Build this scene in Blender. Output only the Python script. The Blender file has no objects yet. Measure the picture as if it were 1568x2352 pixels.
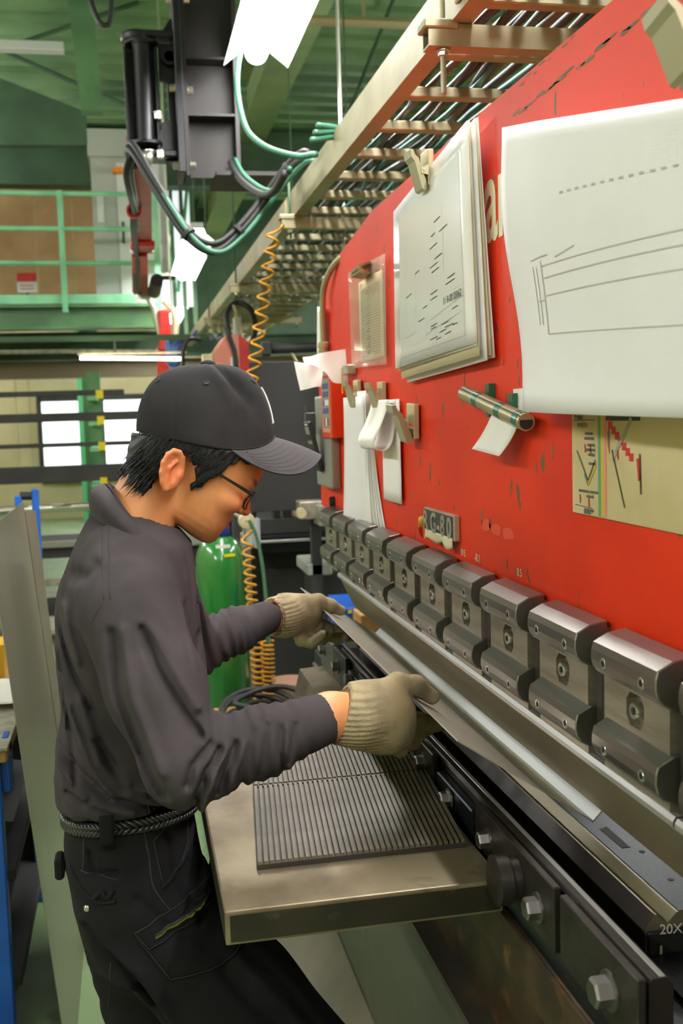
import bpy, bmesh, math, random
import numpy as np
from mathutils import Vector, Matrix
random.seed(7); np.random.seed(7)
sc = bpy.context.scene
COL = sc.collection
PI = math.pi

# ---------------------------------------------------------------- camera
cd = bpy.data.cameras.new('camera'); cam = bpy.data.objects.new('camera', cd); COL.objects.link(cam)
cd.sensor_fit = 'HORIZONTAL'; cd.sensor_width = 24.0
cd.lens = 24.0*2450.0/1568.0
YAW, PITCH, ROLL = 0.19400470, -0.09222838, -0.030
_f = Vector((math.sin(YAW)*math.cos(PITCH), math.cos(YAW)*math.cos(PITCH), math.sin(PITCH)))
_r = Vector((math.cos(YAW), -math.sin(YAW), 0)); _u = _r.cross(_f)
_r2 = _r*math.cos(ROLL)+_u*math.sin(ROLL); _u2 = -_r*math.sin(ROLL)+_u*math.cos(ROLL)
cam.matrix_world = Matrix(((_r2.x, _u2.x, -_f.x, 0), (_r2.y, _u2.y, -_f.y, 0), (_r2.z, _u2.z, -_f.z, 1.53), (0, 0, 0, 1)))
cd.clip_start = 0.05
cd.dof.use_dof = True; cd.dof.focus_distance = 1.62; cd.dof.aperture_fstop = 7.5
sc.camera = cam

# ---------------------------------------------------------------- world (overcast day outside), exposure
w = bpy.data.worlds.new('world'); sc.world = w; w.use_nodes = True
bgn = w.node_tree.nodes['Background']
bgn.inputs[0].default_value = (0.86, 0.93, 1.0, 1); bgn.inputs[1].default_value = 5.0
sc.view_settings.view_transform = 'Standard'; sc.view_settings.look = 'None'
sc.view_settings.gamma = 1.0; sc.view_settings.use_curve_mapping = False
sc.view_settings.exposure = 1.48
TUBE_W = 26.0          # radiance of the fluorescent tubes
sc.cycles.max_bounces = 6; sc.cycles.diffuse_bounces = 4; sc.cycles.glossy_bounces = 3
sc.cycles.sample_clamp_indirect = 4.0; sc.cycles.caustics_reflective = False; sc.cycles.caustics_refractive = False
sc.cycles.use_denoising = True

# ---------------------------------------------------------------- helpers
def srgb(r, g, b):
    def c(v):
        v /= 255.0
        return v/12.92 if v <= .04045 else ((v+.055)/1.055)**2.4
    return (c(r), c(g), c(b), 1.0)

def M(name, col, rough=.5, metal=0.0, c2=None, ns=6.0, lo=.42, hi=.62, bump=0.0, bs=60.0, stretch=None, coat=0.0,
      emit=None, es=0.0, c3=None, ns3=30.0, lo3=.62, hi3=.68, spec=.5, rvar=0.0, st3=None, sheen=0.0, alpha=1.0, bst=None, crough=.12):
    m = bpy.data.materials.new(name); m.use_nodes = True
    nt = m.node_tree; N = nt.nodes; L = nt.links
    b = N['Principled BSDF']
    b.inputs['Base Color'].default_value = col; b.inputs['Roughness'].default_value = rough
    b.inputs['Metallic'].default_value = metal; b.inputs['Specular IOR Level'].default_value = spec
    if coat: b.inputs['Coat Weight'].default_value = coat; b.inputs['Coat Roughness'].default_value = crough
    if sheen: b.inputs['Sheen Weight'].default_value = sheen; b.inputs['Sheen Roughness'].default_value = .5
    if alpha < 1: b.inputs['Alpha'].default_value = alpha
    if emit: b.inputs['Emission Color'].default_value = emit; b.inputs['Emission Strength'].default_value = es
    tc = N.new('ShaderNodeTexCoord')
    def noise(scale, st, detail=5.0):
        mp = N.new('ShaderNodeMapping'); L.new(tc.outputs['Object'], mp.inputs['Vector'])
        if st: mp.inputs['Scale'].default_value = st
        n = N.new('ShaderNodeTexNoise'); n.inputs['Scale'].default_value = scale; n.inputs['Detail'].default_value = detail
        L.new(mp.outputs[0], n.inputs['Vector']); return n
    def ramp(n, a, z):
        r = N.new('ShaderNodeMapRange'); r.inputs[1].default_value = a; r.inputs[2].default_value = z
        L.new(n.outputs['Fac'], r.inputs[0]); return r
    src = None
    if c2:
        r = ramp(noise(ns, stretch), lo, hi)
        mx = N.new('ShaderNodeMix'); mx.data_type = 'RGBA'
        mx.inputs[6].default_value = col; mx.inputs[7].default_value = c2
        L.new(r.outputs[0], mx.inputs[0]); src = mx.outputs[2]
        if rvar:
            rr = N.new('ShaderNodeMapRange'); rr.inputs[3].default_value = rough; rr.inputs[4].default_value = rough+rvar
            L.new(r.outputs[0], rr.inputs[0]); L.new(rr.outputs[0], b.inputs['Roughness'])
    if c3:
        r3 = ramp(noise(ns3, st3), lo3, hi3)
        mx = N.new('ShaderNodeMix'); mx.data_type = 'RGBA'; mx.inputs[7].default_value = c3
        if src: L.new(src, mx.inputs[6])
        else: mx.inputs[6].default_value = col
        L.new(r3.outputs[0], mx.inputs[0]); src = mx.outputs[2]
    if src: L.new(src, b.inputs['Base Color'])
    if bump:
        bn = N.new('ShaderNodeBump'); bn.inputs['Strength'].default_value = bump; bn.inputs['Distance'].default_value = .003
        L.new(noise(bs, bst, 4.0).outputs['Fac'], bn.inputs['Height']); L.new(bn.outputs[0], b.inputs['Normal'])
    return m

MT = {}
MT['green_paint'] = M('green paint', srgb(96, 138, 92), .5, c2=srgb(78, 116, 80), ns=3)
MT['green_dark'] = M('dark green paint', srgb(70, 98, 70), .6, c2=srgb(56, 80, 58), ns=2)
MT['deck'] = M('green deck', srgb(130, 164, 114), .5, c2=srgb(100, 134, 92), ns=1.2)
MT['mint'] = M('mint paint', srgb(140, 208, 160), .45, c2=srgb(120, 186, 142), ns=5)
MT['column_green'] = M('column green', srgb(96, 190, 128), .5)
MT['beam_olive'] = M('beam paint', srgb(126, 144, 92), .5, c2=srgb(108, 130, 84), ns=2)
MT['cream_wall'] = M('cream wall', srgb(216, 202, 158), .8, c2=srgb(202, 190, 148), ns=1.5)
MT['brown_wall'] = M('brown boards', srgb(206, 164, 116), .7, c2=srgb(186, 146, 100), ns=2)
MT['grey_wall'] = M('grey wall', srgb(120, 128, 118), .8)
MT['floor'] = M('floor paint', srgb(128, 152, 106), .45, c2=srgb(108, 134, 92), ns=3, c3=srgb(84, 96, 72), ns3=9, lo3=.6, hi3=.75)
MT['white_metal'] = M('white metal', srgb(205, 208, 200), .5)
MT['grey_cab'] = M('grey cabinet', srgb(172, 176, 164), .5, c2=srgb(160, 166, 154), ns=2)
MT['tube'] = M('lit tube', (1, 1, 1, 1), .5, emit=(.98, .985, 1.0, 1), es=TUBE_W)
MT['tube_far'] = M('lit tube far', (1, 1, 1, 1), .5, emit=(1.0, .9, .68, 1), es=7)
MT['reflector'] = M('white reflector', srgb(245, 242, 230), .4)
MT['lit_pane'] = M('daylit pane', (1, 1, 1, 1), .5, emit=(.9, .96, 1.0, 1), es=.3)
MT['black_paint'] = M('black paint', srgb(19, 19, 22), .4, c2=srgb(24, 24, 26), ns=8, spec=.35)
MT['black_matte'] = M('black matte', srgb(30, 30, 31), .6)
MT['screen'] = M('screen grey', srgb(44, 43, 42), .7)
MT['joist'] = M('brown grey joist', srgb(118, 108, 84), .7)  # one even brown grey tone
MT['dark_grey'] = M('dark grey', srgb(62, 62, 60), .6, c2=srgb(52, 52, 50), ns=4)
MT['dark_steel_beam'] = M('primer steel', srgb(40, 36, 34), .55, c2=srgb(33, 30, 29), ns=4, metal=.2)
MT['zinc'] = M('zinc', srgb(205, 203, 190), .28, metal=.9)
MT['chrome'] = M('chrome', srgb(215, 215, 215), .12, metal=1)
MT['tray'] = M('cable tray steel', srgb(176, 168, 134), .4, metal=.35, c2=srgb(158, 150, 120), ns=5)
MT['red_arm'] = M('red arm', srgb(206, 44, 32), .5, c2=srgb(180, 40, 30), ns=6)
MT['rubber'] = M('black rubber', srgb(34, 34, 34), .55)
MT['cable_green'] = M('green cable', srgb(52, 108, 84), .5)
MT['cable_teal'] = M('teal cable', srgb(40, 88, 82), .5)
MT['cable_grey'] = M('grey cable', srgb(92, 92, 86), .5)
MT['hose_yellow'] = M('amber coil hose', srgb(214, 150, 24), .28, coat=.4)
MT['hose_green'] = M('green hose', srgb(70, 110, 78), .4)
MT['red_plate'] = M('red machine paint', srgb(230, 54, 12), .48, spec=.25, c2=srgb(212, 45, 10), ns=3.0, c3=srgb(112, 84, 56), ns3=34, lo3=.665, hi3=.685,
                    st3=(1, 1, .45), coat=.12, bump=.05, bs=300, crough=.4)
MT['scrape'] = M('bare primer', srgb(134, 104, 70), .6, c2=srgb(104, 88, 62), ns=40)
MT['ghost'] = M('lighter red', srgb(240, 84, 52), .5)
MT['red_box'] = M('orange red box', srgb(232, 62, 18), .35, coat=.3)
MT['red_hazed'] = M('red press paint lamp haze', srgb(226, 142, 116), .45, c2=srgb(220, 130, 104), ns=2)  # salmon tone puts lamp haze over red paint into the colour
MT['steel'] = M('ground steel', srgb(146, 142, 138), .32, metal=.9)
MT['steel_brush'] = M('brushed steel', srgb(160, 152, 136), .34, metal=.55, c2=srgb(140, 130, 112), ns=10, stretch=(6, .6, 6), bump=.04, bs=200, rvar=.1)
MT['steel_dark'] = M('oiled steel', srgb(70, 64, 58), .38, metal=.6, c2=srgb(56, 51, 46), ns=12, bump=.06, bs=120, rvar=.15)
MT['steel_black'] = M('black oxide steel', srgb(40, 42, 45), .38, metal=.6, c2=srgb(52, 56, 62), ns=260, lo=.5, hi=.62)
MT['steel_bright'] = M('bright bar', srgb(200, 198, 196), .3, metal=.6)
MT['punch'] = M('punch steel', srgb(158, 146, 120), .36, metal=.5, c2=srgb(138, 128, 106), ns=6, stretch=(1, .4, 1), bump=.03, bs=200)
MT['rust'] = M('rusty bed', srgb(98, 74, 50), .55, metal=.3, c2=srgb(64, 54, 44), ns=9, c3=srgb(136, 92, 48), ns3=16, lo3=.58, hi3=.72, bump=.15, bs=60)
MT['bed_green'] = M('bed grey green', srgb(96, 92, 80), .45, c2=srgb(78, 80, 68), ns=2.2, metal=.25, c3=srgb(120, 104, 80), ns3=7, lo3=.6, hi3=.75)
MT['bed_light'] = M('pale lower panel', srgb(150, 142, 126), .4, metal=.3, c2=srgb(132, 124, 110), ns=3)
MT['table_steel'] = M('worn table steel', srgb(146, 132, 106), .34, metal=.55, c2=srgb(98, 84, 64), ns=6, lo=.42, hi=.64, c3=srgb(84, 70, 50), ns3=16,
                      lo3=.6, hi3=.75, bump=.06, bs=90, rvar=.15)
MT['table_side'] = M('dark table side', srgb(66, 60, 48), .4, metal=.6, c2=srgb(50, 50, 42), ns=9, c3=srgb(104, 92, 68), ns3=22, lo3=.6, hi3=.74)
MT['mat'] = M('ribbed rubber', srgb(108, 97, 79), .5, c2=srgb(92, 82, 66), ns=30, bump=.06, bs=200)
MT['mat_base'] = M('rubber base', srgb(46, 44, 40), .55)
MT['sheet'] = M('steel sheet', srgb(196, 186, 170), .33, metal=.35, c2=srgb(182, 172, 156), ns=6, stretch=(1, .3, 1), bump=.03, bs=140)
MT['panel'] = M('leaning sheet', srgb(150, 146, 126), .3, metal=.5, c2=srgb(134, 132, 112), ns=3, stretch=(1, 1, .3), bump=.05, bs=14)
MT['blue'] = M('blue paint', srgb(32, 96, 196), .4, c2=srgb(28, 84, 176), ns=4, c3=srgb(150, 120, 60), ns3=14, lo3=.7, hi3=.72)
MT['paper'] = M('paper', srgb(242, 239, 240), .85, c2=srgb(237, 234, 234), ns=3)
MT['paper_glossy'] = M('laminated sheet', srgb(246, 243, 238), .22, coat=.8)
MT['paper_w'] = M('white paper', srgb(240, 236, 228), .85)
MT['paper_y'] = M('yellowed paper', srgb(222, 210, 170), .8)
MT['ink'] = M('ink', srgb(90, 88, 84), .8)
MT['ink_faint'] = M('faint ink', srgb(190, 185, 176), .8)
MT['clip'] = M('cream clip', srgb(214, 202, 160), .38, c2=srgb(200, 188, 146), ns=8)
MT['clip_side'] = M('olive clip jaw', srgb(170, 162, 128), .4)
MT['brass_old'] = M('old brass clip', srgb(120, 98, 56), .4, metal=.7)
MT['plastic_clear'] = M('clear sleeve', srgb(240, 220, 196), .12, alpha=.32, coat=.6)
MT['tape_green'] = M('green tape', srgb(20, 104, 78), .3, coat=.4)
MT['tape_yellow'] = M('yellow tape', srgb(236, 214, 30), .45)
MT['tape_amber'] = M('amber tape', srgb(214, 160, 40), .45)
MT['tube_tan'] = M('tan pipe', srgb(172, 158, 120), .35, metal=.35)
MT['nameplate'] = M('worn plate', srgb(184, 177, 158), .4, metal=.4, c2=srgb(156, 150, 134), ns=30)
MT['chart'] = M('worn chart plate', srgb(206, 192, 146), .5, c2=srgb(186, 166, 116), ns=5, c3=srgb(118, 84, 44), ns3=24, lo3=.70, hi3=.72, st3=(1, 2, .5))
MT['cream_paint'] = M('cream lettering', srgb(238, 228, 196), .45)
MT['calc_grey'] = M('grey casing', srgb(150, 150, 140), .4, metal=.2)
MT['red_ink'] = M('red print', srgb(196, 40, 36), .6)
MT['blue_ink'] = M('blue print', srgb(50, 80, 170), .6)
MT['print_green'] = M('green print', srgb(84, 150, 104), .6)
MT['print_yellow'] = M('ochre print', srgb(206, 170, 50), .6)
MT['print_pink'] = M('pink print', srgb(214, 140, 116), .6)
MT['gas_green'] = M('green cylinder', srgb(34, 116, 44), .25, coat=1.0, crough=.05)
MT['cap_blue'] = M('blue cap', srgb(40, 56, 160), .4)
MT['wood'] = M('wood', srgb(190, 146, 86), .6, c2=srgb(160, 118, 64), ns=20, stretch=(1, 6, 1))
MT['pink_bucket'] = M('pink bucket', srgb(206, 160, 134), .4)
# person
MT['shirt'] = M('charcoal knit', srgb(68, 62, 64), .95, c2=srgb(60, 55, 57), ns=14, bump=.12, bs=900, spec=.2)
MT['trouser'] = M('black twill', srgb(30, 29, 31), .92, c2=srgb(26, 25, 27), ns=12, bump=.15, bs=700, spec=.2)
MT['cap'] = M('black cotton', srgb(44, 42, 43), .92, c2=srgb(38, 37, 38), ns=20, bump=.1, bs=800, spec=.25)
MT['brim'] = M('brim cotton', srgb(72, 68, 70), .92, bump=.1, bs=800, spec=.25)
MT['stitch'] = M('stitching', srgb(54, 52, 54), .9)
MT['hair'] = M('black hair', srgb(17, 16, 18), .55, c2=srgb(26, 25, 27), ns=60, stretch=(1, 1, .2), spec=.35)
MT['glove'] = M('knit glove', srgb(172, 156, 122), .95, c2=srgb(150, 136, 106), ns=26, bump=.5, bs=420, c3=srgb(112, 102, 84), ns3=14, lo3=.56, hi3=.76)
MT['glove_cuff'] = M('brown overlock', srgb(96, 62, 48), .9, c2=srgb(176, 150, 120), ns=220)
MT['belt'] = M('braided leather', srgb(40, 38, 38), .3, coat=.3)
MT['frame_black'] = M('glasses frame', srgb(28, 34, 34), .3)
MT['lens'] = M('lens', (1, 1, 1, 1), .03, alpha=.12, coat=.5)
MT['white_thread'] = M('white embroidery', srgb(236, 230, 226), .7)

def obj(name, bm, mat, parent=None, smooth=False, kind=None):
    if isinstance(bm, bmesh.types.BMesh):
        me = bpy.data.meshes.new(name); bm.normal_update(); bm.to_mesh(me); bm.free()
    else: me = bm
    if mat is not None and not me.materials: me.materials.append(MT[mat] if isinstance(mat, str) else mat)
    if smooth is True: me.polygons.foreach_set('use_smooth', [True]*len(me.polygons))
    elif smooth:
        me.polygons.foreach_set('use_smooth', [True]*len(me.polygons)); me.set_sharp_from_angle(angle=math.radians(smooth))
    o = bpy.data.objects.new(name, me); COL.objects.link(o)
    if parent: o.parent = parent
    if kind: o['kind'] = kind
    return o

def thing(name, label, cat, group=None, loc=(0, 0, 0)):
    o = bpy.data.objects.new(name, None); COL.objects.link(o); o.location = loc; o.empty_display_size = .05
    return tag(o, label, cat, group)

def tag(o, label, cat, group=None):
    o['label'] = label; o['category'] = cat
    if group: o['group'] = group
    return o

def struct(o):
    o['kind'] = 'structure'; return o

def copy_tree(o, parent=None):
    c = o.copy(); COL.objects.link(c)
    if parent: c.parent = parent
    for ch in list(o.children): copy_tree(ch, c)
    return c

def BM(): return bmesh.new()

def box(bm, x0, x1, y0, y1, z0, z1, bev=0.0, mat=None, seg=1):
    t = bmesh.new() if bev else bm
    v = [t.verts.new(p) for p in ((x0, y0, z0), (x1, y0, z0), (x1, y1, z0), (x0, y1, z0), (x0, y0, z1), (x1, y0, z1), (x1, y1, z1), (x0, y1, z1))]
    for f in ((0, 3, 2, 1), (4, 5, 6, 7), (0, 1, 5, 4), (1, 2, 6, 5), (2, 3, 7, 6), (3, 0, 4, 7)): t.faces.new([v[i] for i in f])
    if bev:
        bmesh.ops.bevel(t, geom=t.edges[:], offset=bev, segments=seg, affect='EDGES', profile=.7)
        tmp = bpy.data.meshes.new('t'); t.to_mesh(tmp); t.free(); bm.from_mesh(tmp); bpy.data.meshes.remove(tmp)
    return bm

def boxobj(name, mat, parent, x0, x1, y0, y1, z0, z1, bev=0.0):
    return obj(name, box(BM(), x0, x1, y0, y1, z0, z1, bev), mat, parent)

def prism(bm, prof, a, b, axis='y'):
    """extrude a closed profile between a and b along an axis; profile is in the two other axes"""
    def P(p, t):
        if axis == 'y': return (p[0], t, p[1])
        if axis == 'x': return (t, p[0], p[1])
        return (p[0], p[1], t)
    A = [bm.verts.new(P(p, a)) for p in prof]; B = [bm.verts.new(P(p, b)) for p in prof]
    n = len(prof); fs = []
    for i in range(n): fs.append(bm.faces.new((A[i], A[(i+1) % n], B[(i+1) % n], B[i])))
    fs.append(bm.faces.new(A[::-1])); fs.append(bm.faces.new(B))
    bmesh.ops.recalc_face_normals(bm, faces=fs)
    return bm

def tube(bm, pts, r, seg=10, cap=True, closed=False):
    pts = [Vector(p) for p in pts]; n = len(pts)
    rs = r if isinstance(r, (list, tuple)) else [r]*n
    rings = []; prev = None
    for i, p in enumerate(pts):
        a = pts[(i-1) % n] if (closed or i > 0) else p
        b = pts[(i+1) % n] if (closed or i < n-1) else p
        t = (b-a).normalized()
        if prev is None:
            s = t.cross(Vector((0, 0, 1)))
            if s.length < .05: s = t.cross(Vector((1, 0, 0)))
            s.normalize()
        else:
            s = prev - t*prev.dot(t); s.normalize()
        prev = s; q = t.cross(s)
        rings.append([bm.verts.new(p+(s*math.cos(2*PI*k/seg)+q*math.sin(2*PI*k/seg))*rs[i]) for k in range(seg)])
    m = n if closed else n-1
    for i in range(m):
        A, B = rings[i], rings[(i+1) % n]
        for k in range(seg): bm.faces.new((A[k], A[(k+1) % seg], B[(k+1) % seg], B[k]))
    if cap and not closed:
        bm.faces.new(rings[0][::-1]); bm.faces.new(rings[-1])
    return bm

def spline(pts, n=8):
    P = [Vector(p) for p in pts]; P = [P[0]*2-P[1]]+P+[P[-1]*2-P[-2]]; out = []
    for i in range(1, len(P)-2):
        for k in range(n):
            t = k/n; a, b, c, d = P[i-1:i+3]
            out.append(.5*((2*b)+(c-a)*t+(2*a-5*b+4*c-d)*t*t+(3*b-a-3*c+d)*t**3))
    out.append(P[-2]); return out

def cyl(bm, a, b, r, seg=16, r2=None):
    return tube(bm, [a, b], [r, r if r2 is None else r2], seg)

def lathe(bm, prof, c, axis='z', seg=24):
    """prof = (radius, height) list"""
    rings = []
    for (r, h) in prof:
        ring = []
        for k in range(seg):
            a = 2*PI*k/seg; x, y = r*math.cos(a), r*math.sin(a)
            p = {'z': (x, y, h), 'x': (h, x, y), 'y': (x, h, y)}[axis]
            ring.append(bm.verts.new((c[0]+p[0], c[1]+p[1], c[2]+p[2])))
        rings.append(ring)
    fs = []
    for A, B in zip(rings, rings[1:]):
        for k in range(seg): fs.append(bm.faces.new((A[k], A[(k+1) % seg], B[(k+1) % seg], B[k])))
    fs.append(bm.faces.new(rings[0][::-1])); fs.append(bm.faces.new(rings[-1]))
    bmesh.ops.recalc_face_normals(bm, faces=fs)
    return bm

def grid(bm, fn, nu, nv, thick=0.0):
    V = [[bm.verts.new(fn(i/nu, j/nv)) for j in range(nv+1)] for i in range(nu+1)]
    fs = []
    for i in range(nu):
        for j in range(nv): fs.append(bm.faces.new((V[i][j], V[i+1][j], V[i+1][j+1], V[i][j+1])))
    bmesh.ops.recalc_face_normals(bm, faces=fs)
    if thick: bmesh.ops.solidify(bm, geom=fs, thickness=thick)
    return bm

def hexbolt(bm, c, axis=(-1, 0, 0), r=.011, h=.010, washer=True):
    """hex head with washer, standing on c, pointing along axis"""
    a = Vector(axis).normalized(); c = Vector(c)
    s = a.cross(Vector((0, 0, 1))); s = s.normalized() if s.length > .1 else Vector((0, 1, 0)); q = a.cross(s)
    off = 0
    if washer:
        tube(bm, [c, c+a*.003], r*1.35, 20); off = .003
    A = [bm.verts.new(c+a*off+(s*math.cos(k*PI/3)+q*math.sin(k*PI/3))*r) for k in range(6)]
    B = [bm.verts.new(c+a*(off+h*.85)+(s*math.cos(k*PI/3)+q*math.sin(k*PI/3))*r) for k in range(6)]
    D = [bm.verts.new(c+a*(off+h)+(s*math.cos(k*PI/3)+q*math.sin(k*PI/3))*r*.85) for k in range(6)]
    for X, Y in ((A, B), (B, D)):
        for k in range(6): bm.faces.new((X[k], X[(k+1) % 6], Y[(k+1) % 6], Y[k]))
    bm.faces.new(D)
    bmesh.ops.recalc_face_normals(bm, faces=bm.faces[:])
    return bm

def text_mesh(s, size, depth=.0004, bold=0.0):
    cu = bpy.data.curves.new('txt', 'FONT'); cu.body = s; cu.size = size; cu.extrude = depth; cu.offset = bold
    o = bpy.data.objects.new('txt', cu); COL.objects.link(o)
    dg = bpy.context.evaluated_depsgraph_get()
    me = bpy.data.meshes.new_from_object(o.evaluated_get(dg))
    bpy.data.objects.remove(o); bpy.data.curves.remove(cu); return me

def text_on(name, s, size, origin, xdir, ydir, mat, parent, depth=.0004, bold=0.0, sx=1.0):
    me = text_mesh(s, size, depth, bold)
    x = Vector(xdir).normalized(); y = Vector(ydir).normalized(); z = x.cross(y)
    mt = Matrix(((x.x*sx, y.x, z.x, origin[0]), (x.y*sx, y.y, z.y, origin[1]), (x.z*sx, y.z, z.z, origin[2]), (0, 0, 0, 1)))
    me.transform(mt); me.materials.clear()
    return obj(name, me, mat, parent)

# ---------------------------------------------------------------- implicit surfaces (for bodies and cloth)
def smin(a, b, k):
    h = np.clip(.5+.5*(b-a)/k, 0, 1); return b*(1-h)+a*h-k*h*(1-h)
def smax(a, b, k): return -smin(-a, -b, k)
def s_cap(X, a, b, ra, rb=None):
    rb = ra if rb is None else rb
    a = np.array(a, np.float32); b = np.array(b, np.float32); ba = b-a
    pa = [X[i]-a[i] for i in range(3)]
    t = np.clip((pa[0]*ba[0]+pa[1]*ba[1]+pa[2]*ba[2])/float(ba@ba+1e-12), 0, 1)
    d = np.sqrt((pa[0]-t*ba[0])**2+(pa[1]-t*ba[1])**2+(pa[2]-t*ba[2])**2)
    return d-(ra+(rb-ra)*t)
def s_ell(X, c, r):
    p = [(X[i]-c[i])/r[i] for i in range(3)]; k0 = np.sqrt(p[0]**2+p[1]**2+p[2]**2)
    q = [(X[i]-c[i])/r[i]**2 for i in range(3)]; k1 = np.sqrt(q[0]**2+q[1]**2+q[2]**2)+1e-9
    return k0*(k0-1)/k1
def s_chain(X, pts, rs, k=.01):
    d = None
    for (a, b, ra, rb) in zip(pts, pts[1:], rs, rs[1:]):
        e = s_cap(X, a, b, ra, rb); d = e if d is None else smin(d, e, k)
    return d
def s_loft(u, f, s, U, F0, F1, H, ex=2.0, sc_=0.0):
    """cross sections across s and f, stacked along u"""
    f0 = np.interp(u, U, F0); f1 = np.interp(u, U, F1); h = np.interp(u, U, H)
    c = (f0+f1)/2; a = np.maximum((f1-f0)/2, 1e-4)
    r = (np.abs((f-c)/a)**ex+np.abs((s-sc_)/h)**ex)**(1/ex)
    return (r-1)*np.minimum(a, h)
def poly2(px, py, poly):
    d = None; inside = np.zeros(px.shape, bool); n = len(poly)
    for i in range(n):
        ax, ay = poly[i]; bx, by = poly[(i+1) % n]
        ex, ey = bx-ax, by-ay; wx, wy = px-ax, py-ay
        t = np.clip((wx*ex+wy*ey)/(ex*ex+ey*ey), 0, 1)
        q = (wx-ex*t)**2+(wy-ey*t)**2
        d = q if d is None else np.minimum(d, q)
        c = ((ay > py) != (by > py)) & (px < ex*(py-ay)/(ey if abs(ey) > 1e-9 else 1e-9)+ax)
        inside ^= c
    d = np.sqrt(d); return np.where(inside, -d, d)
def dline2(px, py, pts):
    d = None
    for (ax, ay), (bx, by) in zip(pts, pts[1:]):
        ex, ey = bx-ax, by-ay; wx, wy = px-ax, py-ay
        t = np.clip((wx*ex+wy*ey)/(ex*ex+ey*ey), 0, 1)
        q = (wx-ex*t)**2+(wy-ey*t)**2
        d = q if d is None else np.minimum(d, q)
    return np.sqrt(d)
def surface(fn, lo, hi, h):
    """surface nets of fn(X)=0 on a regular grid -> mesh"""
    n = [int(math.ceil((hi[i]-lo[i])/h))+1 for i in range(3)]
    ax = [np.float32(lo[i])+np.arange(n[i], dtype=np.float32)*np.float32(h) for i in range(3)]
    X = np.meshgrid(*ax, indexing='ij')
    D = fn(X).astype(np.float32); D[0] = D[-1] = 1; D[:, 0] = D[:, -1] = 1; D[:, :, 0] = D[:, :, -1] = 1
    S = D < 0
    cnt = np.zeros([k-1 for k in n], np.int16); acc = np.zeros([k-1 for k in n]+[3], np.float32)
    offs = [(i, j, k) for i in (0, 1) for j in (0, 1) for k in (0, 1)]
    def sl(o): return tuple(slice(o[i], n[i]-1+o[i]) for i in range(3))
    for o in offs:
        for axis in range(3):
            if o[axis]: continue
            p = list(o); p[axis] = 1
            a, b = D[sl(o)], D[sl(p)]; m = (a < 0) != (b < 0)
            t = np.where(m, a/(np.where(m, a-b, 1)), 0)
            cnt += m
            for q in range(3):
                acc[..., q] += np.where(m, (t if q == axis else o[q]), 0)
    act = cnt > 0; idx = -np.ones(cnt.shape, np.int64); ids = np.argwhere(act); idx[act] = np.arange(len(ids))
    V = (ids + acc[act]/cnt[act][:, None])*h+np.array(lo)
    F = []
    for axis in range(3):
        a = [slice(1, n[i]-1) for i in range(3)]; a[axis] = slice(0, n[axis]-1)
        b = list(a); b[axis] = slice(1, n[axis])
        m = S[tuple(a)] != S[tuple(b)]
        pos = np.argwhere(m); pos += np.array([0 if i == axis else 1 for i in range(3)])
        if not len(pos): continue
        flip = S[tuple(pos.T)]
        u, v = [(1, 2), (2, 0), (0, 1)][axis]
        def at(du, dv):
            p = pos.copy(); p[:, u] -= du; p[:, v] -= dv; return idx[tuple(p.T)]
        q = np.stack([at(1, 1), at(0, 1), at(0, 0), at(1, 0)], 1)
        q[~flip] = q[~flip][:, ::-1]; F.append(q)
    F = np.concatenate(F)
    me = bpy.data.meshes.new('s')
    me.vertices.add(len(V)); me.vertices.foreach_set('co', V.astype(np.float32).ravel())
    me.loops.add(len(F)*4); me.loops.foreach_set('vertex_index', F.ravel().astype(np.int32))
    me.polygons.add(len(F)); me.polygons.foreach_set('loop_start', np.arange(0, len(F)*4, 4, dtype=np.int32))
    me.polygons.foreach_set('use_smooth', np.ones(len(F), bool))
    me.update(calc_edges=True); me.validate()
    return me
# ================================================================ the setting
XL, XR, YB, YF, ZC = -5.0, 6.5, 17.5, -5.0, 5.0
struct(boxobj('floor', 'floor', None, XL, XR, YF, YB, -.1, 0))
# corrugated roof deck: trapezoid ribs across the hall
prof = []; y = YF
while y < YB:
    prof += [(y, ZC+.075), (y+.14, ZC+.075), (y+.18, ZC), (y+.32, ZC), (y+.36, ZC+.075)]; y += .36
prof = prof+[(prof[-1][0], ZC+.12), (YF, ZC+.12)]
struct(obj('ceiling', prism(BM(), prof, XL, XR, 'x'), 'deck'))
wb = thing('wall_back', 'cream panelled wall at the far end behind the bar rack', 'wall'); del wb['category']; struct(wb)
def wall_with_openings(parent, mat, x0, x1, z0, z1, y0, y1, holes):
    xs = sorted({x0, x1, *[h[0] for h in holes], *[h[1] for h in holes]}); zs = sorted({z0, z1, *[h[2] for h in holes], *[h[3] for h in holes]})
    bm = BM()
    for a, b in zip(xs, xs[1:]):
        for c, d in zip(zs, zs[1:]):
            if any(h[0] <= a and b <= h[1] and h[2] <= c and d <= h[3] for h in holes): continue
            box(bm, a, b, y0, y1, c, d)
    return obj('wall_panel', bm, mat, parent)
WIN = [(-1.36, -.70, .64, 1.86), (-.40, .26, .64, 1.86)]
wall_with_openings(wb, 'cream_wall', XL, .55, 0, ZC, YB, YB+.15, WIN)
boxobj('dark_panel', 'green_dark', wb, .55, XR, YB, YB+.15, 0, ZC)
for x in (-4.2, -3.4, -2.6, -1.75, -1.55):
    boxobj('joint_strip', 'cream_wall', wb, x, x+.035, YB-.02, YB, 0, ZC)
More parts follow.
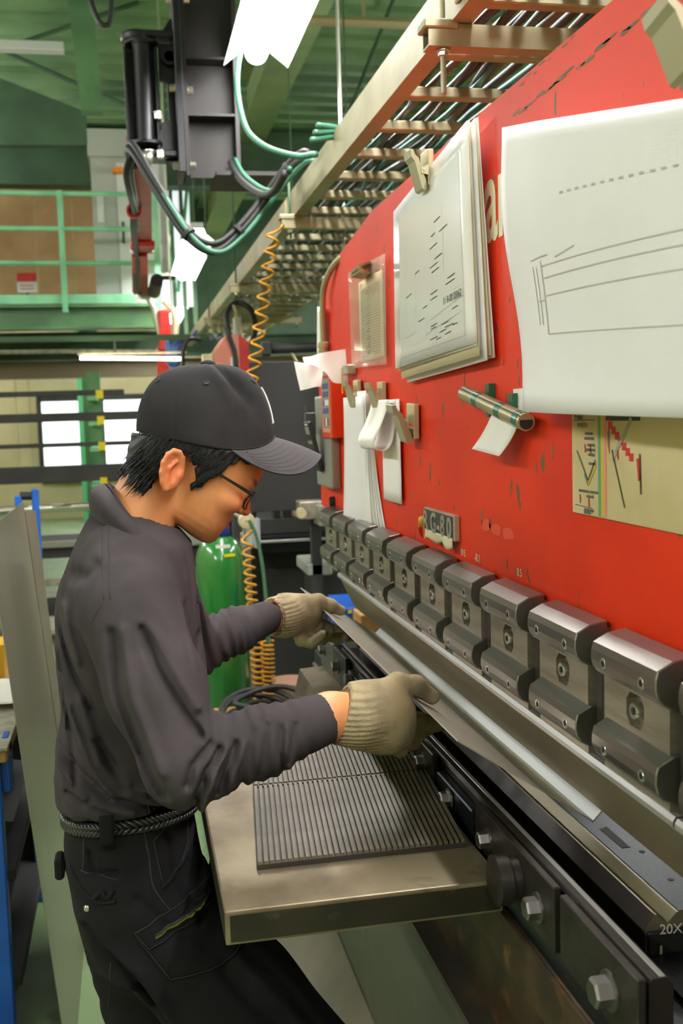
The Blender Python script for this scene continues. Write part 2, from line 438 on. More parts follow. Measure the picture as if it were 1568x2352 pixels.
for i, (x0, x1, z0, z1) in enumerate(WIN):
    wn = thing('window_%d' % (i+1), '', 'w'); del wn['category']; del wn['label']; struct(wn)
    bm = BM()
    for b in ((x0-.04, x0+.03, z0-.06, z1+.08), (x1-.03, x1+.04, z0-.06, z1+.08), (x0, x1, z1-.01, z1+.08), (x0, x1, z0-.08, z0+.02)):
        box(bm, b[0], b[1], YB-.05, YB+.05, b[2], b[3], .004)
    obj('window_frame', bm, 'dark_grey', wn)
    boxobj('pane', M('frosted pane %d' % i, (1, 1, 1, 1), .4, emit=(.9, .97, 1, 1), es=.6), wn, x0+.02, x1-.02, YB, YB+.01, z0+.01, z1)
struct(boxobj('wall_left', 'cream_wall', None, XL-.1, XL, YF, YB, 0, ZC))
struct(boxobj('wall_right', 'cream_wall', None, XR, XR+.1, YF, YB, 0, ZC))
struct(boxobj('wall_front', 'cream_wall', None, XL, XR, YF-.1, YF, 0, ZC))

def hbeam(bm, axis, a, b, c, z0, wd, h, tf=.02, tw=.014):
    """H section between a and b along x or y, centred on c, underside at z0"""
    for (p0, p1, q0, q1) in ((-wd/2, wd/2, z0, z0+tf), (-wd/2, wd/2, z0+h-tf, z0+h), (-tw/2, tw/2, z0+tf, z0+h-tf)):
        if axis == 'y': box(bm, c+p0, c+p1, a, b, q0, q1)
        else: box(bm, a, b, c+p0, c+p1, q0, q1)
    return bm
tag(obj('roof_beam', hbeam(BM(), 'y', 1.0, 11.55, 1.40, 4.40, .30, .6), 'beam_olive'), 'olive green roof beam running overhead away from the viewer', 'beam')
tag(obj('roof_beam', hbeam(BM(), 'y', 11.75, 17.5, 1.40, 4.28, .32, .6), 'beam_olive'), 'far length of olive roof beam beyond the cross girder', 'beam')
tag(obj('cross_girder', hbeam(BM(), 'x', XL, XR, 11.65, 3.95, .25, .62), 'green_dark'), 'dark green girder spanning the hall above the mezzanine', 'beam')
gh = BM(); prism(gh, [(-2.6, 5.0), (-1.1, 4.72), (-.25, 4.40), (-.25, 4.1), (-2.6, 4.05)], 10.5, 10.62)
tag(obj('haunch_girder', gh, 'green_dark'), 'sloping dark green girder over the brown boarded wall', 'beam')
for (x, l) in ((-.64, 'green steel post rising from the girder to the roof deck'),):
    pb = BM(); prism(pb, [(-.315, 5.0), (-.125, 5.0), (-.075, 3.85), (-.235, 3.85)], 8.45, 8.6)
    tag(obj('roof_strut', pb, 'green_paint'), l, 'beam')
for (a, b, l) in (((-1.7, 9.5, 4.95), (.2, 9.5, 4.15), 'thin diagonal roof brace falling towards the hoist'),
                  ((-.95, 9.4, 4.55), (.25, 9.4, 5.0), 'thin diagonal roof brace rising towards the hoist'),
                  ((1.5, 7.2, 4.3), (2.9, 6.6, 4.75), 'thin dark roof brace above the cable tray'),
                  ((2.1, 11, 4.0), (2.35, 9, 4.98), 'rod hanging from the roof deck right of the olive beam')):
    tag(obj('roof_brace', tube(BM(), [a, b], .018, 6), 'green_dark'), l, 'brace')
tag(obj('lamp_rail', box(BM(), -2.4, -.36, 9.0, 9.12, 4.46, 4.53, .005), 'white_metal'), 'short white rail high on the upper left under the deck', 'rail')
cb = BM(); tube(cb, spline([(-.14, 6.0, 4.9), (-.13, 6.0, 4.2), (-.09, 6.0, 3.75), (-.02, 6.0, 3.62), (.02, 6.0, 3.8), (.02, 6.0, 4.9)]), .014, 8)
tag(obj('hanging_cable', cb, 'rubber'), 'black cable loop hanging from the roof at upper left', 'cable')
pp = BM(); tube(pp, [(.9, 7.0, 4.05), (3.4, 7.0, 4.05)], .035, 8)
tube(pp, [(1.62, 7.0, 4.05), (1.62, 7.0, ZC)], .01, 6)
tag(obj('conduit_pipe', pp, 'tube_tan'), 'horizontal conduit under the roof right of the nearest lamp', 'pipe')
for (x, y, h, l) in ((-.60, 16.6, 4.2, 'bright green steel column between the far windows'),):
    c = thing('steel_column', l, 'column')
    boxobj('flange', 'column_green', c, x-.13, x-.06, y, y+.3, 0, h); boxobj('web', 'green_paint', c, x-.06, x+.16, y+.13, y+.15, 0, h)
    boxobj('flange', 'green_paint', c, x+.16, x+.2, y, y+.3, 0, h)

# ---------------------------------------------------------------- mezzanine
mz = thing('mezzanine', 'green steel mezzanine deck at upper left with brown boards behind', 'mezzanine')
obj('edge_beam', hbeam(BM(), 'x', XL+.02, .30, 10.05, 2.36, .2, .21), 'green_paint', mz)
obj('toe_board', box(BM(), XL+.02, .12, 9.95, 9.97, 2.58, 2.66), 'mint', mz)
obj('deck_plate', box(BM(), XL+.02, .30, 10.0, 12.6, 2.555, 2.58), 'green_dark', mz)
obj('under_beam', hbeam(BM(), 'x', XL+.02, .6, 12.2, 2.20, .2, .3), 'green_dark', mz)
for i in range(12):
    x0 = -4.9+i*.4
    boxobj('wall_board', 'brown_wall', mz, x0, x0+.392, 12.4, 12.44, 2.58, 4.75)
rl = thing('guard_rail', 'mint green guard rail with three bars along the mezzanine edge', 'railing')
for z in (2.94, 3.24, 3.545): obj('rail_bar', tube(BM(), [(XL, 9.93, z+.005), (.33, 9.93, z-.01)], .021, 8), 'mint', rl)
for x in (-3.9, -2.2, -.50): obj('rail_post', box(BM(), x-.025, x+.025, 9.91, 9.96, 2.5, 3.56), 'mint', rl)
obj('rail_end_post', box(BM(), .30, .35, 9.91, 9.96, 2.5, 3.56), 'mint', rl)
gc = thing('grey_cabinet', 'tall grey cabinet standing on the mezzanine behind the hoist arm', 'cabinet')
boxobj('body', 'grey_cab', gc, -.235, .46, 10.55, 11.2, 2.58, 4.0); boxobj('top_cover', 'grey_cab', gc, -.255, .48, 10.5, 11.22, 4.0, 4.25)
boxobj('door', 'white_metal', gc, 0, .40, 10.535, 10.55, 2.7, 3.95); boxobj('door_handle', 'dark_grey', gc, .03, .05, 10.52, 10.535, 3.2, 3.4)
boxobj('plate', 'white_metal', gc, -.19, -.13, 10.54, 10.55, 3.4, 3.65)
obx = BM(); box(obx, -.03, .115, 10.42, 10.56, 3.84, 3.885); tag(obj('orange_bar', obx, M('orange', srgb(230, 140, 20), .5)), 'small orange bar beside the red hoist arm', 'bar')
sg = thing('warning_sign', 'small red and white warning sign on the mezzanine', 'sign')
boxobj('board', 'white_metal', sg, -.945, -.77, 10.4, 10.42, 2.73, 2.91); boxobj('red_band', 'red_arm', sg, -.945, -.77, 10.395, 10.4, 2.83, 2.91)
for k in range(2): boxobj('text_line', 'red_ink', sg, -.92, -.80, 10.393, 10.4, 2.79-.03*k, 2.797-.03*k)
boxobj('stand', 'dark_grey', sg, -.87, -.85, 10.41, 10.43, 2.58, 2.73)
bx_ = BM(); box(bx_, -.70, -.52, 11.4, 11.6, 2.58, 2.75, .004); tag(obj('brown_carton', bx_, 'wood'), 'brown carton on the mezzanine floor right of the sign', 'box')
wn = thing('window_3', 'w', 'w'); del wn['label']; del wn['category']; struct(wn)
for i, x in enumerate((.35, .47, .58, .69)):
    boxobj('pane', 'lit_pane', wn, x, x+.075, 12.0, 12.02, 2.75, 4.45)
    boxobj('mullion', 'green_paint', wn, x+.075, x+.115, 11.95, 12.05, 2.4, 4.4)
for (a, b) in (((.36, 11.9, 2.8), (.56, 11.9, 3.7)), ((.56, 11.9, 3.0), (.42, 11.9, 4.3)), ((.60, 11.9, 2.9), (.78, 11.9, 4.3))):
    obj('brace', tube(BM(), [a, b], .022, 6), 'column_green', wn)

# ---------------------------------------------------------------- lamps
def lamp(x, y0, y1, z, label, tube_mat='tube', group='ceiling lamps over the press', bare=False):
    t = thing('fluorescent_lamp', label, 'lamp', group)
    p = [(-.13, -.055), (-.062, .0), (-.05, .04), (.05, .04), (.062, 0), (.13, -.055)]
    q = [(a, b+.004) for a, b in p[::-1]]
    if not bare: obj('reflector', prism(BM(), [(x+a, z+b) for a, b in p+q], y0, y1), 'reflector', t)
    obj('housing', box(BM(), x-.05, x+.05, y0, y1, z+.044, z+.09, .004), 'white_metal', t)
    obj('lit_tube', cyl(BM(), (x, y0+.02, z-.008), (x, y1-.02, z-.008), .045, 16), tube_mat, t, True)
    for yy in (y0+.3, y1-.3): obj('hanger', cyl(BM(), (x, yy, z+.09), (x, yy, ZC), .004, 6), 'green_dark', t)
    return t
lamp(.572, 1.95, 4.42, 2.985, 'nearest bright fluorescent lamp beside the cable tray')
lamp(.80, -.75, 1.62, 2.985, 'unseen fluorescent lamp added overhead to cast the shadow on the table')  # extra lamp added above the frame so the ram shades the table
lamp(.610, 8.7, 11.2, 2.985, 'middle of the three glowing lamps in a row')
lamp(.690, 13.6, 16.2, 2.985, 'farthest small glowing lamp beyond the hoist arm')
for (x, y) in ((-2.6, -2.5), (-2.6, 2.0), (-2.6, 6.4), (3.6, 2.0), (3.6, 6.4), (.57, -4.0), (-2.6, 14), (3.6, 14), (-2.2, 9.8)):  # unseen fill lamps added for ambient light, without reflectors to brighten the ceiling
    lamp(x, y, y+2.45, 3.3 if y != 9.8 else 4.6, 'bare fluorescent fill lamp added out of view overhead', group='added fill lamps out of view', bare=True)
t = thing('tube_light', 'slim warm tube light across the far bay under the mezzanine', 'lamp')
obj('lit_tube', cyl(BM(), (-.32, 8.0, 1.985), (.40, 8.0, 1.965), .013, 10), 'tube_far', t); obj('fitting', box(BM(), -.34, .45, 8.03, 8.06, 2.006, 2.024, .003), 'nameplate', t)
obj('hanger', cyl(BM(), (-.07, 8.045, 2.02), (-.07, 8.1, 2.13), .008, 6), 'zinc', t)
tag(obj('hanging_channel', box(BM(), XL, .62, 8.08, 8.14, 2.11, 2.15, .004), 'green_dark'), 'dark channel over the slim tube light', 'beam')
tag(obj('channel_strap', box(BM(), -1.6, -1.57, 8.1, 8.225, 2.055, 2.13), 'zinc'), 'small strap holding the long pale conduit', 'strap')
tag(obj('conduit_pipe', tube(BM(), [(XL, 8.2, 2.07), (-.28, 8.2, 2.045), (.25, 8.2, 2.03)], .016, 8), 'nameplate'), 'long pale conduit in line with the slim tube light', 'pipe')
tag(obj('roof_joist', hbeam(BM(), 'x', XL, 3, 15.2, 2.12, .2, .26), 'joist'), 'dark joist above the far windows', 'beam')
tag(obj('roof_joist', hbeam(BM(), 'x', XL, 3.2, 13.4, 2.32, .2, .22), 'green_dark'), 'dark green joist below the mezzanine deck', 'beam')

# ---------------------------------------------------------------- cable tray
ty = lambda k: .779*(2.95+.385*k)
tr = thing('cable_tray', 'pale ladder cable tray full of cables running overhead beside the press', 'cable tray')
ZT = 2.285
obj('side_rail', prism(BM(), [(.655, ZT), (.70, ZT), (.70, ZT+.012), (.667, ZT+.012), (.667, ZT+.088), (.70, ZT+.088), (.70, ZT+.1), (.655, ZT+.1)], .6, 11.5), 'tray', tr)
obj('side_rail', prism(BM(), [(1.28, ZT), (1.235, ZT), (1.235, ZT+.012), (1.268, ZT+.012), (1.268, ZT+.088), (1.235, ZT+.088), (1.235, ZT+.1), (1.28, ZT+.1)], .6, 11.5), 'tray', tr)
for k in range(-5, 26):
    obj('rung', box(BM(), .667, 1.268, ty(k)-.018, ty(k)+.018, ZT+.004, ZT+.03, .003), 'tray', tr)
for yj in (1.93, 4.36): obj('joint_plate', box(BM(), .648, .655, yj-.1, yj+.1, ZT+.015, ZT+.085, .002), 'tray', tr)
mats = ['rubber', 'cable_grey', 'rubber', 'cable_teal', 'cable_grey', 'rubber', 'rubber', 'dark_grey', 'cable_teal']
rnd = random.Random(3)
for i in range(24):
    x0 = .70+.022*i; z0 = ZT+.045+rnd.random()*.02; pts = []
    y = .6
    while y < 11.5:
        pts.append((x0+rnd.uniform(-.025, .025), y, z0+rnd.uniform(-.005, .012))); y += .38
    tag(obj('tray_cable', tube(BM(), spline(pts, 3), .006+.006*rnd.random(), 6), mats[i % 9], None, True), 'cable lying in the overhead ladder tray among many', 'cable', 'cables in the tray')
for j, (yy, l) in enumerate(((2.10, 'nearest strut channel under the cable tray with threaded rod'), (4.13, 'second strut channel under the tray where cables drop'),
                             (6.22, 'third strut channel under the tray'), (8.3, 'farthest strut channel under the tray'))):
    t = thing('tray_support', l, 'bracket')
    obj('strut_channel', prism(BM(), [(yy-.022, ZT-.045), (yy+.022, ZT-.045), (yy+.022, ZT-.002), (yy+.012, ZT-.002), (yy+.018, ZT-.006), (yy+.018, ZT-.041), (yy-.018, ZT-.041), (yy-.018, ZT-.006), (yy-.012, ZT-.002), (yy-.022, ZT-.002)], .61, 1.36, 'x'), 'tray', t)
    obj('end_clamp', box(BM(), .60, .67, yy-.028, yy+.028, ZT-.012, ZT+.006, .003), 'tray', t)
    for x in (.645, 1.32):
        bm = BM(); n = 40 if j == 0 and x < 1 else 1
        if n > 1:
            pr = []; z = ZT-.13
            while z < ZT+.32: pr += [(.0062, z), (.0052, z+.002)]; z += .004
            lathe(bm, pr, (x, yy, 0), 'z', 10); cyl(bm, (x, yy, ZT+.3), (x, yy, ZC), .006, 8)
        else: cyl(bm, (x, yy, ZT-.08), (x, yy, ZT+.16 if j == 1 else ZC), .005, 8)
        obj('threaded_rod', bm, 'tray' if j == 0 else 'green_dark', t, True)
        bm = BM(); hexbolt(bm, (x, yy, ZT-.046), (0, 0, -1), .0105, .009); obj('hex_nut', bm, 'zinc', t)

# ---------------------------------------------------------------- hoist on its hanging column
HY = 4.6; k_ = HY/4.2
hx = lambda x: x*k_
hz = lambda z: 1.53+(z-1.53)*k_
co = thing('hoist_column', 'dark hanging H-section column carrying the hoist hinge', 'column')
X0, X1 = hx(.272), hx(.462)
Zb = hz(2.432)
obj('flange', box(BM(), X0-.016, X0, HY-.10, HY+.10, Zb, ZC), 'dark_steel_beam', co)
obj('flange', box(BM(), X1-.016, X1, HY-.10, HY+.10, Zb+.01, ZC), 'dark_steel_beam', co)
obj('web', box(BM(), X0, X1-.016, HY-.006, HY+.006, Zb+.01, ZC), 'dark_steel_beam', co)
for z in (hz(2.86), hz(2.655)): obj('stiffener', box(BM(), X0, X1-.016, HY-.095, HY-.006, z-.005, z+.005), 'dark_steel_beam', co)
obj('cable_plate', box(BM(), hx(.36), hx(.60), HY-.2, HY+.12, hz(2.415), hz(2.430)), 'dark_steel_beam', co)
ho = thing('hinge_bracket', 'black hinge bracket with glossy pivot cylinder bolted to the hanging column', 'hoist')
obj('mount_plate', box(BM(), X0-.046, X0-.016, HY-.12, HY+.12, hz(2.44), hz(3.3), .004), 'black_paint', ho)
zt, zb = hz(2.955), hz(2.52); cxh = hx(.113)
obj('pivot_cylinder', lathe(BM(), [(.028, zb+.04), (.036, zb+.04), (.036, zb+.044), (.0345, zb+.05), (.0345, zt-.06), (.038, zt-.056), (.038, zt-.05), (.02, zt-.05)], (cxh, HY-.08, 0), 'z', 32), 'black_paint', ho, 40)
for z in (zt-.05, zb+.03): obj('flange_disc', lathe(BM(), [(.066, z), (.069, z+.003), (.069, z+.013), (.066, z+.016)], (cxh, HY-.04, 0), 'z', 32), 'black_paint', ho, 40)
for z in (zt-.02, zb-.016): obj('hinge_arm', box(BM(), hx(.08), X0-.04, HY-.07, HY+.07, z, z+.028, .005), 'black_paint', ho)
obj('hinge_boss', lathe(BM(), [(.064, zt-.026), (.067, zt-.02), (.067, zt), (.06, zt+.008)], (hx(.100), HY-.01, 0), 'z', 28), 'black_paint', ho, 40)
obj('back_plate', box(BM(), hx(.050), hx(.172), HY+.0, HY+.02, hz(2.525), hz(2.93), .008), 'black_paint', ho)
for x in (hx(.052), hx(.162)): obj('cheek_plate', box(BM(), x-.007, x+.007, HY-.07, HY+.01, hz(2.525), hz(2.90), .003), 'black_paint', ho)
bm = BM(); prism(bm, [(hx(.19), hz(2.52)), (hx(.255), hz(2.52)), (hx(.255), hz(2.93)), (hx(.175), hz(2.93)), (hx(.175), hz(2.80)), (hx(.205), hz(2.79)), (hx(.205), hz(2.65)), (hx(.175), hz(2.64)), (hx(.175), hz(2.52))], HY-.016, HY+.016)
obj('side_plate', bm, 'black_paint', ho)
bm = BM(); prism(bm, [(hx(.18), hz(2.955)), (hx(.255), hz(2.955)), (hx(.255), hz(3.02)), (hx(.225), hz(3.02))], HY-.016, HY+.016); obj('gusset', bm, 'black_paint', ho)
bm = BM(); prism(bm, [(hx(.18), hz(2.51)), (hx(.26), hz(2.51)), (hx(.26), hz(2.455)), (hx(.235), hz(2.455))], HY-.016, HY+.016); obj('gusset', bm, 'black_paint', ho)
bm = BM(); lathe(bm, [(.022, HY-.05), (.034, HY-.05), (.034, HY-.016), (.022, HY-.016), (.022, HY-.05)], (hx(.215), 0, hz(2.875)), 'y', 24); obj('pipe_ring', bm, 'black_paint', ho, 40)
for (x, z, a) in ((X0-.05, 2.75, -1), (X0+.002, 2.745, 1), (X0-.05, 2.47, -1), (X0+.002, 2.47, 1), (X0-.05, 3.07, -1), (X0+.002, 3.07, 1)):
    bm = BM(); hexbolt(bm, (x+(.004 if a < 0 else 0), HY-.08, hz(z)), (a, 0, 0), .016, .02); obj('hex_bolt', bm, 'zinc', ho)
for (x, z) in ((.16, 2.66), (.06, 2.53), (.125, 2.522), (.165, 2.52)):
    bm = BM(); hexbolt(bm, (hx(x), HY-.09, hz(z)), (0, 0, -1), .015, .026); obj('hex_bolt', bm, 'zinc', ho)
lathe_p = [(.005, zb-.06), (.02, zb-.05), (.025, zb-.024), (.022, zb-.004)]
obj('acorn_nut', lathe(BM(), lathe_p, (hx(.117), HY-.09, 0), 'z', 16), 'zinc', ho, True)
ra = thing('hoist_jib', 'red jib reaching away from the black hinge bracket', 'hoist')
def taper(x0, x1, x2, x3, y0, y1, z0, z1):
    bm = BM(); box(bm, x0, x1, y0, y1, z0, z1)
    for v in bm.verts:
        if v.co.y > (y0+y1)/2: v.co.x = x2 if v.co.x < (x0+x1)/2 else x3
    return bm
obj('jib_section', taper(.048, .150, .076, .212, 4.70, 7.4, 2.675, 2.72), 'red_arm', ra)
obj('jib_section', taper(.078, .180, .090, .228, 7.4, 9.6, 2.615, 2.675), 'red_arm', ra)
obj('end_plate', box(BM(), .07, .225, 7.1, 7.42, 2.64, 2.675, .005), 'red_arm', ra)
for y in (4.85, 6.0): obj('cable_ring', lathe(BM(), [(.03, y-.015), (.042, y-.015), (.042, y+.015), (.03, y+.015), (.03, y-.015)], (.085, 0, 2.655), 'y', 16), 'red_arm', ra, 40)
obj('motor', lathe(BM(), [(.03, 8.5), (.05, 8.5), (.055, 8.7), (.055, 9.3), (.04, 9.4)], (.27, 0, 2.60), 'y', 16), 'black_matte', ra, 40)
obj('motor_bracket', box(BM(), .27, .42, 8.7, 8.76, 2.63, 2.66, .004), 'black_matte', ra)
for (x, y, z) in ((.085, 7.3, 2.64), (.205, 7.3, 2.64), (.10, 9.5, 2.615), (.21, 9.5, 2.615)):
    bm = BM(); hexbolt(bm, (x, y, z), (0, 0, -1), .018, .015); obj('hex_bolt', bm, 'zinc', ra)
pts = [(.060, 4.72, 2.64), (.045, 4.85, 2.60), (.06, 5.2, 2.585), (.085, 5.9, 2.64), (.08, 6.3, 2.62), (.105, 7.2, 2.635), (.12, 8.0, 2.60), (.12, 8.8, 2.60), (.15, 9.5, 2.60)]
tag(obj('jib_cable', tube(BM(), spline(pts), .017, 10), 'rubber', None, True), 'black cable running along the underside of the red jib', 'cable')
pts = [(.075, 4.72, 2.645), (.068, 4.9, 2.61), (.085, 5.3, 2.60), (.10, 5.9, 2.642), (.105, 6.5, 2.63)]
tag(obj('jib_cable', tube(BM(), spline(pts), .008, 8), 'cable_green', None, True), 'thin green cable beside the black one under the red jib', 'cable')
hk = thing('balancer_drop', 'red drop rod with pale hose hanging from the far end of the jib', 'hoist')
s9 = lambda x, z: (x*1.357, 9.5, 1.53+(z-1.53)*1.357)
def b9(n, x0, x1, z0, z1, dy, m): a = s9(x0, z0); b = s9(x1, z1); obj(n, box(BM(), a[0], b[0], 9.45+dy, 9.55+dy, a[2], b[2], .012), m, hk)
b9('drop_rod', .22, .295, 1.96, 2.22, 0, 'red_arm'); b9('drop_rod', .20, .275, 1.74, 1.99, .03, 'red_arm')
obj('link_bar', tube(BM(), [s9(.15, 2.33), s9(.20, 2.22), s9(.235, 2.03)], .028, 8), 'zinc', hk)
obj('drop_hose', tube(BM(), spline([s9(*p) for p in ((.26, 2.28), (.315, 2.21), (.33, 2.12), (.305, 2.01), (.255, 1.97))]), .028, 8), 'paper_y', hk, True)
obj('clevis', box(BM(), .15, .25, 9.4, 9.5, 2.56, 2.66, .012), 'zinc', hk)
# cables from the hinge over to the tray
def scl(pts, a, b): return [tuple(np.array([x, y, z-1.53])*(a+(b-a)*i/(len(pts)-1))+np.array([0, 0, 1.53])) for i, (x, y, z) in enumerate(pts)]
c1 = scl([(.033, 3.06, 2.26), (.05, 3.04, 2.255), (.11, 3.05, 2.15), (.19, 3.1, 2.04), (.27, 3.2, 2.015), (.36, 3.35, 2.09), (.46, 3.5, 2.21), (.56, 3.6, 2.335), (.64, 3.7, 2.40), (.72, 3.9, 2.38)], 1.44, 1.0)
tag(obj('hoist_cable', tube(BM(), spline(c1), .0155, 10), 'rubber', None, True), 'thick black cable drooping from the hinge to the tray', 'cable')
c2 = [(a+.018, b-.026, c-.008) for a, b, c in c1]; tag(obj('hoist_cable', tube(BM(), spline(c2), .009, 10), 'cable_green', None, True), 'green cable drooping in front of the thick black one', 'cable')
c3 = [(a+.002, b-.004, c+.027) for a, b, c in c1]; tag(obj('hoist_cable', tube(BM(), spline(c3), .0115, 10), 'rubber', None, True), 'second black cable strapped above the drooping pair', 'cable')
for i, l in ((3, 'black tie low on the drooping cable bundle'), (5, 'black tie midway up the drooping cable bundle'), (7, 'black tie on the cable bundle near the tray')):
    a = Vector(c1[i])+Vector((.004, -.01, .008)); d = (Vector(c1[i+1])-Vector(c1[i-1])).normalized()*.007
    tag(obj('cable_tie', tube(BM(), [a-d, a+d], .029, 12), 'black_matte'), l, 'cable tie')
c4 = scl([(.36, 3.3, 2.64), (.315, 3.2, 2.585), (.305, 3.2, 2.47), (.345, 3.25, 2.36), (.43, 3.35, 2.325), (.55, 3.5, 2.33), (.64, 3.65, 2.37)], 1.40, 1.0)
c4 = [(x+.10*max(0, 1-i/4), y-.15, z) for i, (x, y, z) in enumerate(c4)]
tag(obj('loop_cable', tube(BM(), spline(c4), .0105, 10), 'cable_green', None, True), 'green cable looping right of the hanging column', 'cable')
c5 = scl([(.33, 3.2, 2.27), (.36, 3.22, 2.225), (.43, 3.32, 2.205), (.49, 3.45, 2.24), (.55, 3.6, 2.33)], 1.42, 1.0)
tag(obj('loop_cable', tube(BM(), spline(c5), .014, 10), 'rubber', None, True), 'black cable curving below the small bracket plate', 'cable')
c6 = [(a+.016, b-.014, c+.014) for a, b, c in c5]; tag(obj('loop_cable', tube(BM(), spline(c6), .008, 10), 'cable_green', None, True), 'thin green cable curving below the small bracket plate', 'cable')

for i, l in enumerate(('upper teal cable of the bundle tucked over the tray rail', 'middle teal cable of the bundle tucked over the tray rail', 'lower teal cable of the bundle tucked over the tray rail')):
    pts = [(.60-.01*i, 3.25, 2.395-.022*i), (.68, 3.3, 2.40-.012*i), (.80, 3.4, 2.39), (.95, 3.5, 2.35)]
    tag(obj('bundle_cable', tube(BM(), spline(pts), .009, 8), 'cable_green', None, True), l, 'cable')
def coil(bm, top, bot, R, turns, r, tight=None, seg=6, lead=()):
    top = Vector(top); bot = Vector(bot); n = int(turns*12); pts = [Vector(p) for p in lead]
    for i in range(n+1):
        t = i/n; tt = t if tight is None else tight(t)
        p = top.lerp(bot, tt); a = 2*PI*turns*t
        pts.append(p+Vector((R*math.cos(a), R*math.sin(a), 0)))
    return tube(bm, pts, r, seg)
tag(obj('coil_hose', coil(BM(), (.575, 4.08, 2.235), (.461, 4.10, 1.61), .024, 11, .0048, lead=[(.625, 4.13, 2.252), (.612, 4.10, 2.25)]), 'hose_yellow', None, True), 'amber coiled air hose hanging from the tray behind the cap', 'hose')
tag(obj('coil_hose', coil(BM(), (.418, 4.0, 1.10), (.445, 4.0, .42), .02, 24, .0048, lambda t: t**.75), 'hose_yellow', None, True), 'amber coiled hose hanging beside the green gas cylinder', 'hose')
tag(obj('coil_hose', coil(BM(), (.487, 4.05, .66), (.487, 4.05, .40), .024, 15, .005), 'hose_yellow', None, True), 'short tightly coiled amber hose right of the longer one', 'hose')
# ================================================================ press brake
pb = thing('press_brake', 'red press brake with worn paint, clamped punch and long die bed', 'press brake')
# ram plate (outline in y, z), with a rounded far shoulder
out = [(.35, 1.253), (3.165, 1.253), (3.16, 1.30), (3.145, 1.60), (3.12, 1.75), (3.075, 1.845), (2.99, 1.905), (2.83, 1.942), (2.62, 1.962), (2.40, 1.985), (1.6, 1.992), (.35, 1.985)]
bm = BM(); prism(bm, out, .56, .70, 'x'); bmesh.ops.bevel(bm, geom=[e for e in bm.edges if abs(e.verts[0].co.x-.56) < 1e-6 and abs(e.verts[1].co.x-.56) < 1e-6], offset=.004, segments=2, affect='EDGES')
obj('ram_plate', bm, 'red_plate', pb)
obj('ram_back', box(BM(), .70, .86, .2, 3.0, 1.3, 1.93), 'red_plate', pb)
obj('backing_rail', box(BM(), .548, .62, .35, 2.99, 1.10, 1.252), 'rust', pb)
obj('top_strip', box(BM(), .540, .60, .35, 3.0, 1.236, 1.2525), 'steel_dark', pb)
CL = [(.553, 1.2725), (.531, 1.2685), (.514, 1.2595), (.5115, 1.251), (.511, 1.240), (.5135, 1.231), (.519, 1.224), (.531, 1.218), (.553, 1.216)]
